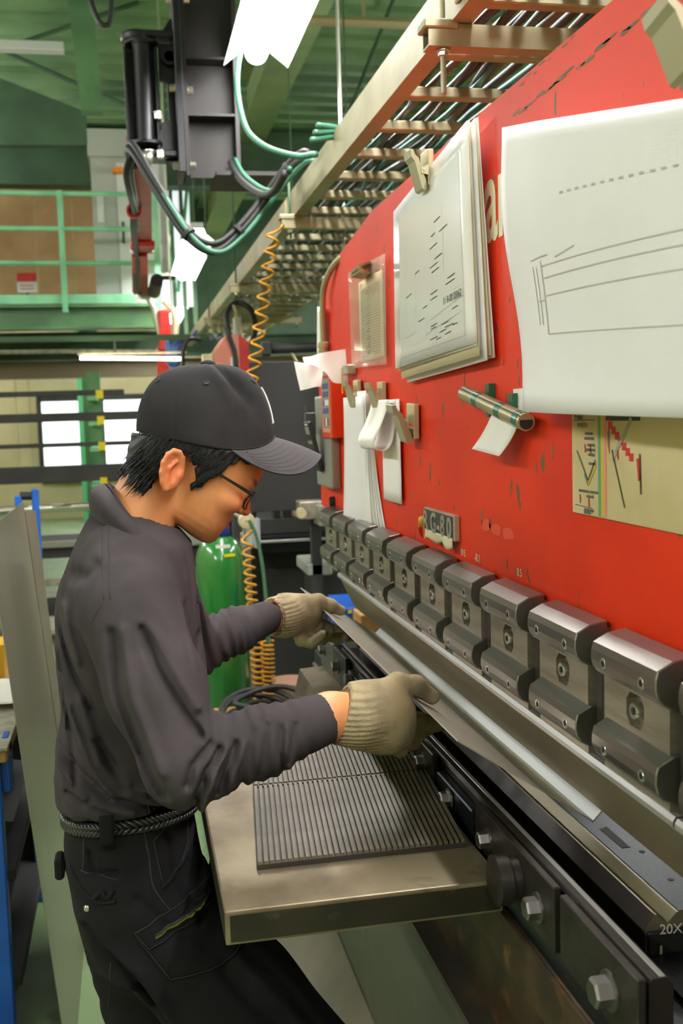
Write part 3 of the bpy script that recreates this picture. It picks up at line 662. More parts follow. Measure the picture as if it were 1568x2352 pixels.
def holder(y0):
    h = bpy.data.objects.new('tool_holder', None); COL.objects.link(h); h.parent = pb; h.location = (0, y0, 0)
    for nm, dz in (('upper_clamp', 0), ('lower_clamp', -.0995)):
        bm = BM(); prism(bm, [(x, z+dz) for x, z in CL], 0, .155)
        bmesh.ops.bevel(bm, geom=[e for e in bm.edges if abs(e.verts[0].co.y-e.verts[1].co.y) < 1e-6 and abs(e.verts[0].co.x-.553)+abs(e.verts[1].co.x-.553) > .004], offset=.0014, segments=1, affect='EDGES')
        obj(nm, bm, 'steel', h)
        for yy in (.032, .123):
            c = (.5125, yy, 1.240+dz)
            bm = BM(); lathe(bm, [(.0035, c[0]+.004), (.0035, c[0]-.0012), (.0062, c[0]-.0018), (.0072, c[0]-.0005), (.0072, c[0]+.003)][::-1], (0, c[1], c[2]), 'x', 16)
            obj('socket_screw', bm, 'zinc', h)
            bm = BM(); tube(bm, [(c[0]-.0021, c[1], c[2]), (c[0]+.002, c[1], c[2])], .0034, 6); obj('hex_socket', bm, 'black_matte', h)
    # clamp plate with a recess
    ya, yb, za, zb = .006, .161, 1.108, 1.262; X = .5305
    bm = BM()
    cy, cz = .083, 1.195; ro = [( .021, .009), (.021, -.009), (.012, -.019), (-.012, -.019), (-.021, -.009), (-.021, .009), (-.012, .019), (.012, .019)]
    rect = [(yb, cz+.02), (yb, cz-.02), (cy+.03, za), (cy-.03, za), (ya, cz-.02), (ya, cz+.02), (cy-.03, zb), (cy+.03, zb)]
    corner = {1: (yb, za), 3: (ya, za), 5: (ya, zb), 7: (yb, zb)}
    R = [bm.verts.new((X, a, b)) for a, b in rect]; Q = [bm.verts.new((X, cy+a, cz+b)) for a, b in ro]; D = [bm.verts.new((X+.012, cy+a, cz+b)) for a, b in ro]
    for i in range(8):
        j = (i+1) % 8
        if i in corner:
            c = bm.verts.new((X, *corner[i])); bm.faces.new((R[i], c, R[j], Q[j], Q[i]))
        else: bm.faces.new((R[i], R[j], Q[j], Q[i]))
        bm.faces.new((Q[i], Q[j], D[j], D[i]))
    bm.faces.new(D)
    bmesh.ops.recalc_face_normals(bm, faces=bm.faces[:])
    for f in bm.faces:
        if f.calc_center_median().x < X+.001 and f.normal.x > 0: f.normal_flip()
    box(bm, X+.0125, .56, ya, yb, za, zb)
    box(bm, X, X+.0125, ya, ya+.0005, za, zb); box(bm, X, X+.0125, yb-.0005, yb, za, zb)
    obj('clamp_plate', bm, 'steel_brush', h)
    bm = BM(); lathe(bm, [(.004, X+.004), (.004, X-.002), (.0085, X-.003), (.0095, X-.001), (.0095, X+.012)], (0, cy, cz), 'x', 18); obj('center_bolt', bm, 'zinc', h, 40)
    bm = BM(); tube(bm, [(X-.0032, cy, cz), (X+.004, cy, cz)], .0042, 6); obj('hex_socket', bm, 'black_matte', h)
    for (a, b) in ((.03, -.05), (-.045, -.045)):
        bm = BM(); lathe(bm, [(.006, X+.001), (.006, X-.0008), (.005, X-.0015)], (0, cy+a, cz+b), 'x', 14); obj('dowel', bm, 'steel_brush', h)
    obj('side_wedge', box(BM(), .536, .55, -.022, -.004, 1.115, 1.214, .002), 'steel_dark', h)
    obj('side_wedge', box(BM(), .541, .55, -.036, -.024, 1.155, 1.20, .001), 'steel_brush', h)
    return h
h0 = holder(.980)
for k in range(1, 10):
    c = copy_tree(h0, pb); c.location = (0, .980+.2*k, 0)
c = copy_tree(h0, pb); c.location = (0, .780, 0)
PU = [(.5305, 1.109), (.527, 1.103), (.5275, 1.098), (.5335, 1.092), (.5715, 1.0125), (.577, 1.0105), (.582, 1.0125), (.606, 1.06), (.606, 1.109)]
for a, b in ((.45, .968), (.972, 2.76)):
    p = obj('punch', prism(BM(), PU, a, b), 'punch', pb)
    obj('punch_shoulder', prism(BM(), [(.5290, 1.1092), (.5258, 1.1040), (.5258, 1.0985), (.5325, 1.0920), (.536, 1.095), (.536, 1.1092)], a, b), 'steel_bright', pb)
text_on('etched_mark', 'SDKC', .010, (.5475, 1.790, 1.0645), (0, -1, 0), (-.42, 0, .91), 'dark_grey', pb, .0002)
text_on('etched_mark', '86 R02', .006, (.5517, 1.770, 1.0555), (0, -1, 0), (-.42, 0, .91), 'dark_grey', pb, .0002)
def blot(name, mat, y, z, ly, lz, n=18, seed=0):
    r_ = random.Random(seed); bm = BM(); vs = []
    for k in range(n):
        a = 2*PI*k/n; q = .65+.5*r_.random(); vs.append(bm.verts.new((.5596, y+ly*math.cos(a)*q, z+lz*math.sin(a)*q)))
    f = bm.faces.new(vs); bm.normal_update()
    if f.normal.x > 0: f.normal_flip()
    obj(name, bm, mat, pb)
rs_ = random.Random(4)
for i in range(16): blot('paint_scrape', 'scrape', 1.06+.028*i+rs_.uniform(-.01, .01), 1.945+rs_.uniform(-.004, .004), rs_.uniform(.012, .026), rs_.uniform(.0015, .0035), 20, i)
for i in range(8): blot('paint_scrape', 'scrape', 1.28+.025*i, 2.0-.25*abs(0)-.012-rs_.uniform(0, .004)-.005*(i % 2), rs_.uniform(.006, .014), rs_.uniform(.001, .002), 14, 30+i)
for i, (y, z, ly, lz) in enumerate(((1.74, 1.585, .004, .022), (1.88, 1.492, .003, .01), (2.03, 1.43, .005, .012), (1.66, 1.355, .004, .016), (1.62, 1.345, .004, .012), (1.42, 1.445, .003, .009), (1.55, 1.60, .004, .006), (1.36, 1.47, .003, .012), (1.9, 1.40, .004, .009), (1.50, 1.285, .012, .003), (2.1, 1.36, .006, .005), (1.72, 1.50, .004, .004), (1.60, 1.47, .003, .01))):
    blot('paint_chip', 'scrape', y, z, ly, lz, 14, 50+i)
for i in range(3): blot('tape_ghost', 'ghost', 1.64-.05*i, 1.343-.002*i, .028, .010, 10, 80+i)
# die, die holder, bed
DI = [(.552, .862), (.552, .924), (.5505, .931), (.5635, .9485), (.5655, .9485), (.578, .936), (.5905, .9485), (.68, .9485), (.68, .862)]
obj('die', prism(BM(), DI, 1.083, 2.62), 'punch', pb)
obj('die_cheek', prism(BM(), [(.5518, .862), (.5518, .924), (.5498, .9312), (.5628, .9487), (.5636, .9480), (.553, .93), (.553, .862)], 1.0835, 2.62), 'steel_dark', pb)
dt = BM(); box(dt, .594, .679, 1.084, 2.6, .9486, .9494); obj('die_top', dt, 'steel_black', pb)
for (x, y, r) in ((.625, 1.16, .004), (.63, 1.245, .004), (.62, 1.33, .003)):
    obj('die_hole', lathe(BM(), [(r, .9494), (r, .9499), (r*.5, .95)], (x, y, 0), 'z', 12), 'black_matte', pb)
obj('die_slot', box(BM(), .610, .622, 1.262, 1.33, .9494, .9499), 'black_matte', pb)
obj('die_end', box(BM(), .553, .70, 1.076, 1.0835, .80, .93, .001), 'black_matte', pb)
text_on('die_number', '20X', .0165, (.5655, 1.0755, .9285), (1, 0, -.05), (0, 0, 1), 'paper_w', pb, .0002)
obj('index_line', box(BM(), .5655, .5685, 1.0750, 1.0756, .888, .915), 'paper_w', pb)
obj('die_holder', box(BM(), .545, .70, .55, 2.75, .80, .905), 'steel_black', pb)
for i in range(9):
    y = 1.13+.205*i
    obj('slot', box(BM(), .5440, .5455, y, y+.05, .888, .898), 'black_matte', pb)
    obj('slot_glint', box(BM(), .5425, .5445, y+.004, y+.05, .8865, .889), 'steel_bright', pb)  # glint under each slot, put in as a bright strip
obj('front_rail', prism(BM(), [(.467, .86), (.467, .972), (.471, .977), (.487, .977), (.493, .970), (.493, .86)], .91, 2.48), 'steel_dark', pb)
obj('rail_glint', box(BM(), .4795, .4855, .912, 2.478, .9765, .9778, .0004), 'steel_bright', pb)  # specular line along the rail, laid on as a strip of brighter steel
obj('inner_rail', prism(BM(), [(.505, .85), (.505, .928), (.512, .934), (.522, .934), (.522, .85)], 1.17, 2.6), 'steel_dark', pb)
obj('inner_rail', box(BM(), .50, .53, .98, 1.15, .85, .925, .003), 'steel_dark', pb)
obj('bed_block', box(BM(), .453, .76, .25, 2.78, .795, .868, .003), 'rust', pb)
obj('bed_block', box(BM(), .462, .545, .25, 2.78, .866, .9, .002), 'steel_black', pb)
obj('bed_front', box(BM(), .50, .80, .2, 3.0, .47, .796), 'rust', pb)
obj('bed_panel', box(BM(), .456, .82, .2, 3.1, .235, .61, .004), 'bed_green', pb)
obj('lower_panel', prism(BM(), [(.28, 0), (.455, .228), (.82, .228), (.82, 0)], .2, 3.1), 'bed_light', pb)
obj('side_frame', box(BM(), .76, 1.3, 2.85, 3.1, 0, 1.75, .01), 'dark_grey', pb)
obj('side_frame', box(BM(), .76, 1.3, .1, .3, 0, 1.75, .01), 'dark_grey', pb)
PL = ((.90, 1.088), (1.105, 1.388), (1.60, 1.705), (2.02, 2.16), (2.30, 2.435))
for a, b in PL:
    bm = BM(); box(bm, .450, .4595, a, b, .905, .984, .0015); obj('front_plate', bm, 'steel_dark', pb)
for i in range(3): obj('spacer_bar', box(BM(), .452, .466, (1.41, 1.72, 2.17)[i], (1.585, 2.0, 2.285)[i], .90, .962, .002), 'steel_black', pb)
BO = [(.958, .942, .0155), (1.150, .940, .0135), (1.33, .952, .0115), (1.508, .945, .012), (1.65, .957, .0115), (2.06, .95, .0115), (2.235, .955, .0115), (2.385, .948, .0125), (2.56, .950, .012)]
for y, z, r in BO:
    bm = BM(); hexbolt(bm, (.450, y, z), (-1, 0, 0), r, r*1.15); obj('hex_bolt', bm, 'steel', pb)
obj('bolt_lug', box(BM(), .45, .47, 2.45, 2.62, .90, .985, .003), 'bed_green', pb)
bm = BM(); lathe(bm, [(.003, .545), (.009, .545), (.0105, .552), (.0105, .5605)], (0, 2.945, 1.282), 'x', 16); bmesh.ops.scale(bm, vec=(1, 1, 1.5), space=Matrix.Translation((0, -2.945, -1.282)), verts=bm.verts[:]); obj('lifting_eye', bm, 'black_matte', pb, 40)
# cream lettering on the plate, mostly behind the large drawing
LT = text_on('plate_letter', 'am', .185, (.5592, 1.617, 1.790), (0, -1, 0), (0, 0, 1), 'cream_paint', pb, .0004, .004, .72)
for s, y, z, h in (('045', 1.875, 1.277, .018), ('015', 1.775, 1.277, .017), ('-0.1', 1.70, 1.277, .019), ('0.5', 1.50, 1.281, .017)):
    text_on('chalk_mark', s, h, (.5594, y, z), (0, -1, .0), (0, .1, 1), 'paper_y', pb, .0002)

# support bracket further along the bed
sb = thing('support_block', 'bare steel support block bolted to the bed beyond the table', 'bracket')
obj('block_body', prism(BM(), [(.388, .902), (.452, .905), (.452, .72), (.345, .72)], 2.12, 2.575), 'table_steel', sb)
obj('base_foot', box(BM(), .40, .452, 2.2, 2.5, .66, .722, .003), 'steel_dark', sb)

# ================================================================ work table with two ribbed mats
wt = thing('work_table', 'thick worn steel work table attached in front of the press bed', 'table')
bm = BM(); box(bm, .086, .438, 1.243, 2.045, .893, .935, .003, seg=2)
obj('table_plate', bm, 'table_steel', wt)
obj('dark_edge', box(BM(), .092, .434, 1.2425, 1.2435, .8965, .930), 'table_side', wt)
obj('dark_edge', box(BM(), .0855, .0865, 1.25, 2.04, .8965, .930), 'table_side', wt)
obj('pivot_boss', lathe(BM(), [(.024, .417), (.031, .420), (.031, .436), (.026, .439), (.026, .452)], (0, 1.222, .945), 'x', 28), 'steel_dark', wt, 40)
obj('support_arm', box(BM(), .25, .45, 1.5, 1.62, .80, .894, .004), 'steel_dark', wt)
def ribbed_mat(x0, x1, y0, y1, z, n, label, skew):
    t = thing('ribbed_mat', label, 'mat', 'ribbed rubber mats', (x0, y0, z))
    bm = BM(); A = [bm.verts.new(p) for p in ((0, 0, 0), (x1-x0, 0, 0), (x1-x0+skew, y1-y0, 0), (skew, y1-y0, 0))]
    f = bm.faces.new(A); bmesh.ops.recalc_face_normals(bm, faces=[f]); r = bmesh.ops.extrude_face_region(bm, geom=[f]); bmesh.ops.translate(bm, vec=(0, 0, .007), verts=[v for v in r['geom'] if isinstance(v, bmesh.types.BMVert)]); bmesh.ops.recalc_face_normals(bm, faces=bm.faces[:])
    obj('mat_base', bm, 'mat_base', t)
    p = (x1-x0)/n; L = y1-y0; rib = None
    for i in range(n):
        if rib is None:
            bm = BM(); w_ = p*.70
            pr = [(0, .0), (w_, .0), (w_*.94, .0045), (w_*.06, .0045)]
            A = [bm.verts.new((a, 0, b)) for a, b in pr]; B = [bm.verts.new((a+skew, L, b)) for a, b in pr]
            for k in range(4): bm.faces.new((A[k], A[(k+1) % 4], B[(k+1) % 4], B[k]))
            bm.faces.new(A[::-1]); bm.faces.new(B); bmesh.ops.recalc_face_normals(bm, faces=bm.faces[:])
            rib = obj('rib', bm, 'mat', t); c = rib
        else:
            c = rib.copy(); COL.objects.link(c)
        c.location = (p*(i+.15), random.uniform(-.0006, .0006), .0069)
ribbed_mat(.1385, .4245, 1.352, 1.642, .9352, 36, 'nearer ribbed rubber mat lying on the steel table', .028)
ribbed_mat(.168, .4545, 1.648, 1.945, .9352, 36, 'farther ribbed rubber mat on the table under the sleeve', .026)

# ================================================================ the workpiece
ws = thing('bent_sheet', 'long bent steel sheet held in both gloved hands before the punch', 'sheet metal')
F0 = Vector((.578, 0, .982)); F1 = Vector((.393, 0, 1.108)); d_ = (F1-F0).normalized(); nn = Vector((-d_.z, 0, d_.x))
if nn.z < 0: nn = -nn
th = .0016
bm = BM(); a = F0; b = F1
prism(bm, [(a.x, a.z), (b.x, b.z), (b.x+nn.x*th, b.z+nn.z*th), (a.x+nn.x*th, a.z+nn.z*th)], 1.279, 2.55); obj('main_flange', bm, 'sheet', ws)
prism_f = [(.5775, .9815), (.5925, .9965), (.5914, .9976), (.5768, .9832)]
obj('short_flange', prism(BM(), prism_f, 1.279, 2.55), 'steel_bright', ws)

# ================================================================ things held on the red plate
def sheet_yz(bm, x, y0, y1, z0, z1, bow=0.0, thick=.0004, nu=8, nv=8, dx=None):
    """paper hung on the plate: y0 is its near edge; bow bends it off the plate"""
    def f(u, v):
        X = x-(bow*math.sin(PI*u)*(.3+.7*(1-v)) if dx is None else dx(u, v))
        return (X, y0+(y1-y0)*u, z0+(z1-z0)*v)
    return grid(bm, f, nu, nv, thick)
X_ = .556
# large drawing, nearest
ld = thing('large_drawing', 'large blank-looking drawing sheet hung nearest on the red plate', 'drawing')
quad = [(.80, 1.515), (1.375, 1.525), (1.43, 1.913), (.80, 1.78)]
def Q(u, v):
    a = Vector(quad[0]).lerp(Vector(quad[1]), u); b = Vector(quad[3]).lerp(Vector(quad[2]), u); p = a.lerp(b, v)
    return (.505-.012*math.sin(3.2*u+.5)*(1-v)+.006*math.sin(7*v)*u+(.012 if u > .74 else 0)*(u-.74)*4, p.x, p.y)
obj('sheet', grid(BM(), Q, 24, 16, .0005), 'paper', ld, True)
def qline(name, a, b, w_=.0018, mat='ink_faint'):
    bm = BM(); n = 10; L = []; R = []
    A = Vector(a); B = Vector(b); t = (B-A).normalized(); s = Vector((-t.y, t.x))
    for i in range(n+1):
        p = A.lerp(B, i/n)
        for arr, k in ((L, -1), (R, 1)):
            uu = p+s*w_*k; q = Q(uu.x, uu.y); arr.append(bm.verts.new((q[0]-.0012, q[1], q[2])))
    for i in range(n): bm.faces.new((L[i], L[i+1], R[i+1], R[i]))
    obj(name, bm, mat, ld)
for a, b in (((.74, .50), (0, .62)), ((.74, .27), (0, .30)), ((.74, .27), (.74, .52)), ((.73, .46), (0, .57)), ((.73, .40), (0, .49)), ((.81, .52), (.70, .54)), ((.66, .53), (.56, .565)), ((.80, .30), (.80, .50)), ((.775, .30), (.775, .50)), ((.79, .38), (.74, .385))):
    qline('drawn_line', a, b, .0022)
for i in range(16): qline('dimension_text', (.62-.035*i, .745+.004*i), (.605-.035*i, .747+.004*i), .004)
for p in ((.12, .93), (.07, .88)): qline('pencil_dot', p, (p[0]-.008, p[1]), .006, 'ink')
# the grey-cream clip holding it
def magnet_clip(name, label, y, z, tilt=.0, sc_=1.0, x=.545, group='cream spring clips', open_=0.0):
    t = thing(name, label, 'clip', group, (x, y, z)); t.rotation_euler = (tilt, 0, 0); t.scale = (sc_,)*3
    obj('back_block', box(BM(), .0, .012, -.03, .03, -.03, .042, .002), 'clip', t)
    jaw = [(-.036, .040), (-.030, .041), (-.026, .030), (-.019, .024), (-.004, -.020), (-.0015, -.036), (-.006, -.040), (-.012, -.036), (-.027, .018), (-.034, .026)]
    jaw = [(a*(1+open_), b) for a, b in jaw]
    obj('jaw', prism(BM(), jaw, -.027, .027), 'clip_side', t)
    for s in (-1, 1): obj('ear', prism(BM(), [(.002, .012), (-.014, .004), (-.013, -.006), (.002, -.010)], s*.028-.001, s*.028+.001), 'clip', t)
    obj('pivot_pin', cyl(BM(), (-.008, -.031, .001), (-.008, .031, .001), .0028, 10), 'zinc', t)
    obj('spring', cyl(BM(), (-.006, -.018, .004), (-.006, .018, .004), .0048, 10), 'zinc', t)
    return t
magnet_clip('spring_clip', 'cut-off cream clip at the top right corner of the large drawing', .868, 1.838, -.22, .80, .485)
# stack of drawings
st = thing('drawing_stack', 'thick stack of laminated drawings hung on the plate by a cream clip', 'drawings')
sq = [(1.585, 1.632), (2.087, 1.615), (2.083, 1.922), (1.615, 1.972)]
for j in range(7):
    off = .0032*j; sh = [0, .006, -.01, .012, -.02, -.03, -.04][j]*.6
    def S(u, v, off=off, sh=sh, j=j):
        a = Vector(sq[0]).lerp(Vector(sq[1]), u); b = Vector(sq[3]).lerp(Vector(sq[2]), u); p = a.lerp(b, v)
        fl = .010*(1-v)*math.sin(2.6*u+.6*j)
        return (.532+off*(1.15-.5*v)*.9-fl*(.6 if j == 0 else .35), p.x+sh*.35-.012*(j > 3), p.y-.004*j*(1-v)-(.012 if j in (2, 4) else 0)*(1-v))
    obj('drawing_sheet', grid(BM(), S, 10, 10, .0006), 'paper_glossy' if j == 0 else 'paper_y' if j in (2, 5) else 'paper', st, True)
def S0(u, v):
    a = Vector(sq[0]).lerp(Vector(sq[1]), u); b = Vector(sq[3]).lerp(Vector(sq[2]), u); p = a.lerp(b, v)
    return (.532-.010*(1-v)*math.sin(2.6*u)*.6-.0014, p.x, p.y)
def marks(fn, parent, lines, w_=.0012, mat='ink', name='drawn_line'):
    for a, b in lines:
        bm = BM(); A = Vector(a); B = Vector(b); t = (B-A); L_ = t.length; t.normalize(); s = Vector((-t.y, t.x)); n = 6; P0 = []; P1 = []
        for i in range(n+1):
            p = A.lerp(B, i/n); P0.append(bm.verts.new(fn(*(p+s*w_)))); P1.append(bm.verts.new(fn(*(p-s*w_))))
        for i in range(n): bm.faces.new((P0[i], P0[i+1], P1[i+1], P1[i]))
        obj(name, bm, mat, parent)
LN = [((.93, .05), (.93, .78)), ((.80, .16), (.80, .75)), ((.66, .16), (.66, .75)), ((.80, .16), (.66, .17)), ((.93, .05), (.10, .05)), ((.10, .05), (.10, .93)), ((.52, .10), (.52, .19)), ((.52, .19), (.12, .24)), ((.52, .13), (.12, .17)), ((.40, .05), (.40, .20)), ((.25, .05), (.25, .22)), ((.20, .25), (.12, .255)), ((.20, .29), (.12, .295)), ((.20, .25), (.20, .29)), ((.42, .33), (.42, .42)), ((.42, .46), (.42, .55)), ((.42, .60), (.42, .68)), ((.30, .40), (.30, .75))]
marks(S0, st, LN, .0012, 'ink_faint')
rr = random.Random(5)
TX = [((u, v), (u-.05-.05*rr.random(), v+.004)) for u, v in [(.46, .30), (.46, .33), (.44, .44), (.46, .47), (.40, .50), (.46, .57), (.44, .63), (.40, .69), (.28, .335), (.26, .36), (.34, .62), (.40, .08), (.36, .11), (.46, .145), (.46, .16), (.34, .145), (.22, .12), (.22, .2), (.3, .09), (.30, .125), (.47, .09), (.56, .28), (.80, .4), (.66, .5), (.62, .22)]]
marks(S0, st, TX, .0022, 'ink', 'printed_text')
text_on('printed_text', '11 R-00 20062', .017, (.5275, 1.748, 1.706), (0, -1, .045), (0, 0, 1), 'ink', st, .0001)
magnet_clip('spring_clip', 'cream clip holding the thick laminated drawing stack', 1.845, 1.945, .04, .85, .528)
obj_ = BM(); lathe(obj_, [(.002, .552), (.006, .552), (.007, .5605)], (0, 2.11, 1.912), 'x', 12); tag(obj(
    'black_magnet', obj_, 'black_matte'), 'tiny black magnet at the far upper corner of the stack', 'magnet')
# plastic sleeve with a table
ps = thing('plastic_sleeve', 'clear plastic sleeve holding a printed table of rows', 'document sleeve')
obj('printed_sheet', sheet_yz(BM(), .5545, 2.285, 2.525, 1.652, 1.838, .002), 'paper_y', ps, True)
def S1(u, v): return (.5517, 2.285+.24*u, 1.652+.186*v)
marks(S1, ps, [((.10, .05+.82*i/26), (.88, .055+.82*i/26)) for i in range(27)], .003, 'ink', 'table_rule')
marks(S1, ps, [((u, .05), (u, .88)) for u in (.10, .5, .66, .80, .88)], .003, 'ink', 'table_rule')
marks(S1, ps, [((.64-.05*(i % 3), .07+.8*i/26), (.52, .07+.8*i/26)) for i in range(26)], .007, 'ink', 'printed_text')
text_on('printed_text', 'EPR', .016, (.5512, 2.50, 1.820), (0, -1, 0), (0, 0, 1), 'ink', ps, .0001)
def SL(u, v): return (.5495-.002*math.sin(PI*u)-.003*(1-v)*math.sin(5*u), 2.245+.375*u-.012*v*(1-u), 1.632+.008*u+(.232+.002*u)*v)
obj('clear_cover', grid(BM(), SL, 8, 8, .0003), 'plastic_clear', ps, True)
bc = thing('bulldog_clip', 'small old brass clip gripping the plastic sleeve', 'clip', None, (.546, 2.40, 1.853))
obj('clip_body', prism(BM(), [(.012, .009), (-.004, .012), (-.026, .006), (-.027, -.012), (-.002, -.016), (.012, -.012), (.010, -.009), (-.002, -.011), (-.022, -.008), (-.021, .002), (-.003, .007), (.010, .006)], -.045, .045), 'brass_old', bc)
obj('pressed_rib', box(BM(), -.0285, -.026, -.03, .03, -.006, 0, .001), 'brass_old', bc)
# two hanging bundles of narrow paper
pl = thing('paper_bundle', 'long bundle of narrow white slips hanging by the left cream clip', 'papers')
for j in range(8):
    def S(u, v, j=j):
        cur = (1-v)**2
        return (.540+.0022*j+.010*cur*(.6-.2*j/4)-.02*cur*(j == 0)*(u-.3), 2.44-.016*j*cur-.01*(j > 0)+(.238+.006*cur*2)*u*(1-.55*(j > 0)*(1-.0*v)), 1.247+.006*(j % 3)+(.322-.008*(j % 2))*v)
    obj('paper_slip', grid(BM(), S, 6, 12, .0004), 'paper_w' if j % 3 else 'paper', pl, True)
magnet_clip('spring_clip', 'cream clip holding the long bundle of white slips', 2.555, 1.575, .0, .82)
pc = thing('paper_slip', 'curled white slip hanging by the middle cream clip', 'papers')
cur = [(.537, 1.556), (.533, 1.54), (.526, 1.52), (.517, 1.50), (.507, 1.482), (.503, 1.468), (.507, 1.455), (.518, 1.449), (.531, 1.452), (.540, 1.462), (.546, 1.482), (.549, 1.51), (.551, 1.556)]
cs = spline([(a, 0, b) for a, b in cur], 4)
def S(u, v):
    p = cs[min(int(round(v*(len(cs)-1))), len(cs)-1)]; return (p.x, 2.183+.160*u, p.z)
obj('curled_slip', grid(BM(), S, 4, len(cs)-1, .0004), 'paper_w', pc, True)
obj('straight_slip', sheet_yz(BM(), .553, 2.157, 2.318, 1.337, 1.556, .004), 'paper_w', pc, True)
magnet_clip('spring_clip', 'cream clip holding the curled white slip', 2.30, 1.562, .0, .82)
magnet_clip('spring_clip', 'empty open cream clip on the red plate', 2.045, 1.505, .05, .95, .545, open_=.25)
bm = BM(); box(bm, .5585, .5602, 2.405, 2.445, 1.36, 1.46); tag(obj('amber_label', bm, 'tape_amber'), 'narrow amber label between the hanging slips', 'label')
# tan pipe with green tape and a note under it
tp = thing('taped_pipe', 'short tan pipe fixed aslant with green tape', 'pipe')
a = Vector((.538, 1.668, 1.556)); b = Vector((.538, 1.398, 1.510))
obj('pipe', cyl(BM(), a, b, .0125, 20), 'tube_tan', tp, 40); obj('seam', cyl(BM(), a+Vector((-.009, 0, .0082)), b+Vector((-.009, 0, .0082)), .0010, 6), 'dark_grey', tp)
obj('open_end', cyl(BM(), b+Vector((0, -.0006, 0)), b+Vector((0, .001, 0)), .0098, 16), 'black_matte', tp)
for t_ in (.28, .66, .93):
    p = a.lerp(b, t_); dd = (b-a).normalized()*.010; obj('tape_band', cyl(BM(), p-dd, p+dd, .0130, 20), 'tape_green', tp, 40)
    if t_ < .9: obj('tape_tail', box(BM(), .549, .5602, p.y-.008, p.y+.008, p.z-.026, p.z+.026), 'tape_green', tp)
nt_ = BM()
def S(u, v): return (.540-.014*(1-v)**2-.006*u*(1-v), 1.432+.107*u-.0*v+(1-v)*(.045-.0*u), 1.461+.008*u+(.049+.010*u)*v)
grid(nt_, S, 6, 8, .0004); tag(obj('note_slip', nt_, 'paper_w', None, True), 'small white note tucked under the taped pipe', 'note')
tag(obj('note_slip', box(BM(), .5575, .5590, 1.44, 1.50, 1.52, 1.558), 'paper_w'), 'scrap of white paper above the taped pipe', 'note')
# name plate
npl = thing('nameplate', 'small worn metal model plate with raised letters stuck on the plate', 'plate')
obj('plate_body', box(BM(), .549, .560, 1.779, 1.974, 1.300, 1.346, .0015), 'nameplate', npl)
obj('dark_field', box(BM(), .5484, .5492, 1.786, 1.968, 1.304, 1.343), 'dark_grey', npl)
for s, y in (('R', 1.972), ('G', 1.923), ('-', 1.880), ('8', 1.858), ('0', 1.818)):
    text_on('raised_letter', s, .052, (.5482, y, 1.3045), (0, -1, 0), (0, 0, 1), 'nameplate', npl, .0016, .0012, 1.0)
bm = BM()
def S(u, v): return (.5475-.004*math.sin(9*u)*v, 1.786+.175*u, 1.306-.018*v-.004*math.sin(13*u)*v)
grid(bm, S, 14, 3, .0004); obj('peeling_tape', bm, 'paper_y', npl, True)
tb = BM()
def S(u, v): return (.553-.012*math.sin(PI*u), 1.972+.03*u, 1.330-.02*v-.028*u*u)
grid(tb, S, 6, 2, .0004); obj('curled_tape', tb, 'tape_amber', npl, True)
# worn chart plate
cp = thing('bending_chart', 'worn cream bending chart plate below the large drawing', 'chart')
obj('chart_plate', box(BM(), .5565, .5605, .55, 1.287, 1.394, 1.56, .0008), 'chart', cp)
def ch(nm, mat, y0, y1, z0, z1, dx=0): obj(nm, box(BM(), .5558-dx, .5568, y1, y0, z0, z1), mat, cp)
ch('green_stripe', 'print_green', 1.208, 1.200, 1.396, 1.56); ch('yellow_stripe', 'print_yellow', 1.200, 1.192, 1.396, 1.56); ch('pink_stripe', 'print_pink', 1.192, 1.186, 1.396, 1.56)
ch('header_bar', 'dark_grey', 1.186, 1.10, 1.512, 1.519)
for i in range(7): ch('red_cell', 'red_ink', 1.180-.009*i, 1.170-.009*i, 1.502-.006*i, 1.511-.006*i)
def chl(a, b, w_, mat, nm='chart_line'):
    A = Vector(a); B = Vector(b); t = (B-A).normalized(); s = Vector((-t.y, t.x))*w_; bm = BM()
    v = [bm.verts.new((.5557, *(p))) for p in (A+s, B+s, B-s, A-s)]; f = bm.faces.new(v); obj(nm, bm, mat, cp)
chl((1.27, 1.474), (1.238, 1.438), .0012, 'ink'); chl((1.238, 1.438), (1.216, 1.464), .0012, 'ink')
chl((1.249, 1.446), (1.238, 1.432), .0012, 'print_green'); chl((1.238, 1.432), (1.214, 1.458), .0014, 'print_yellow')
chl((1.278, 1.512), (1.214, 1.513), .0006, 'ink'); chl((1.276, 1.405), (1.225, 1.404), .0005, 'ink'); chl((1.17, 1.478), (1.138, 1.412), .0013, 'rust'); chl((1.10, 1.475), (1.098, 1.43), .0016, 'rust'); chl((1.105, 1.47), (1.101, 1.445), .003, 'red_ink'); chl((1.12, 1.515), (1.17, 1.465), .003, 'nameplate')
text_on('printed_text', 'Bendin', .0085, (.5556, 1.276, 1.5135), (0, -1, 0), (0, 0, 1), 'ink', cp, .0001, .0003)
text_on('printed_text', 'AMADA', .0085, (.5556, 1.268, 1.5035), (0, -1, 0), (0, 0, 1), 'ink', cp, .0001)
for i, (y, z, l) in enumerate(((1.245, 1.496, .022), (1.247, 1.490, .027), (1.238, 1.482, .02), (1.243, 1.476, .026), (1.236, 1.470, .018), (1.235, 1.459, .02), (1.265, 1.424, .03), (1.232, 1.424, .025), (1.242, 1.418, .02), (1.25, 1.401, .028), (1.25, 1.3975, .02))):
    chl((y, z), (y-l, z), .0016, 'ink', 'printed_text')
for y, z in ((1.246, 1.477), (1.230, 1.476), (1.262, 1.413), (1.236, 1.410), (1.155, 1.472)): chl((y, z+.006), (y-.001, z-.005), .0014, 'red_ink', 'red_mark')
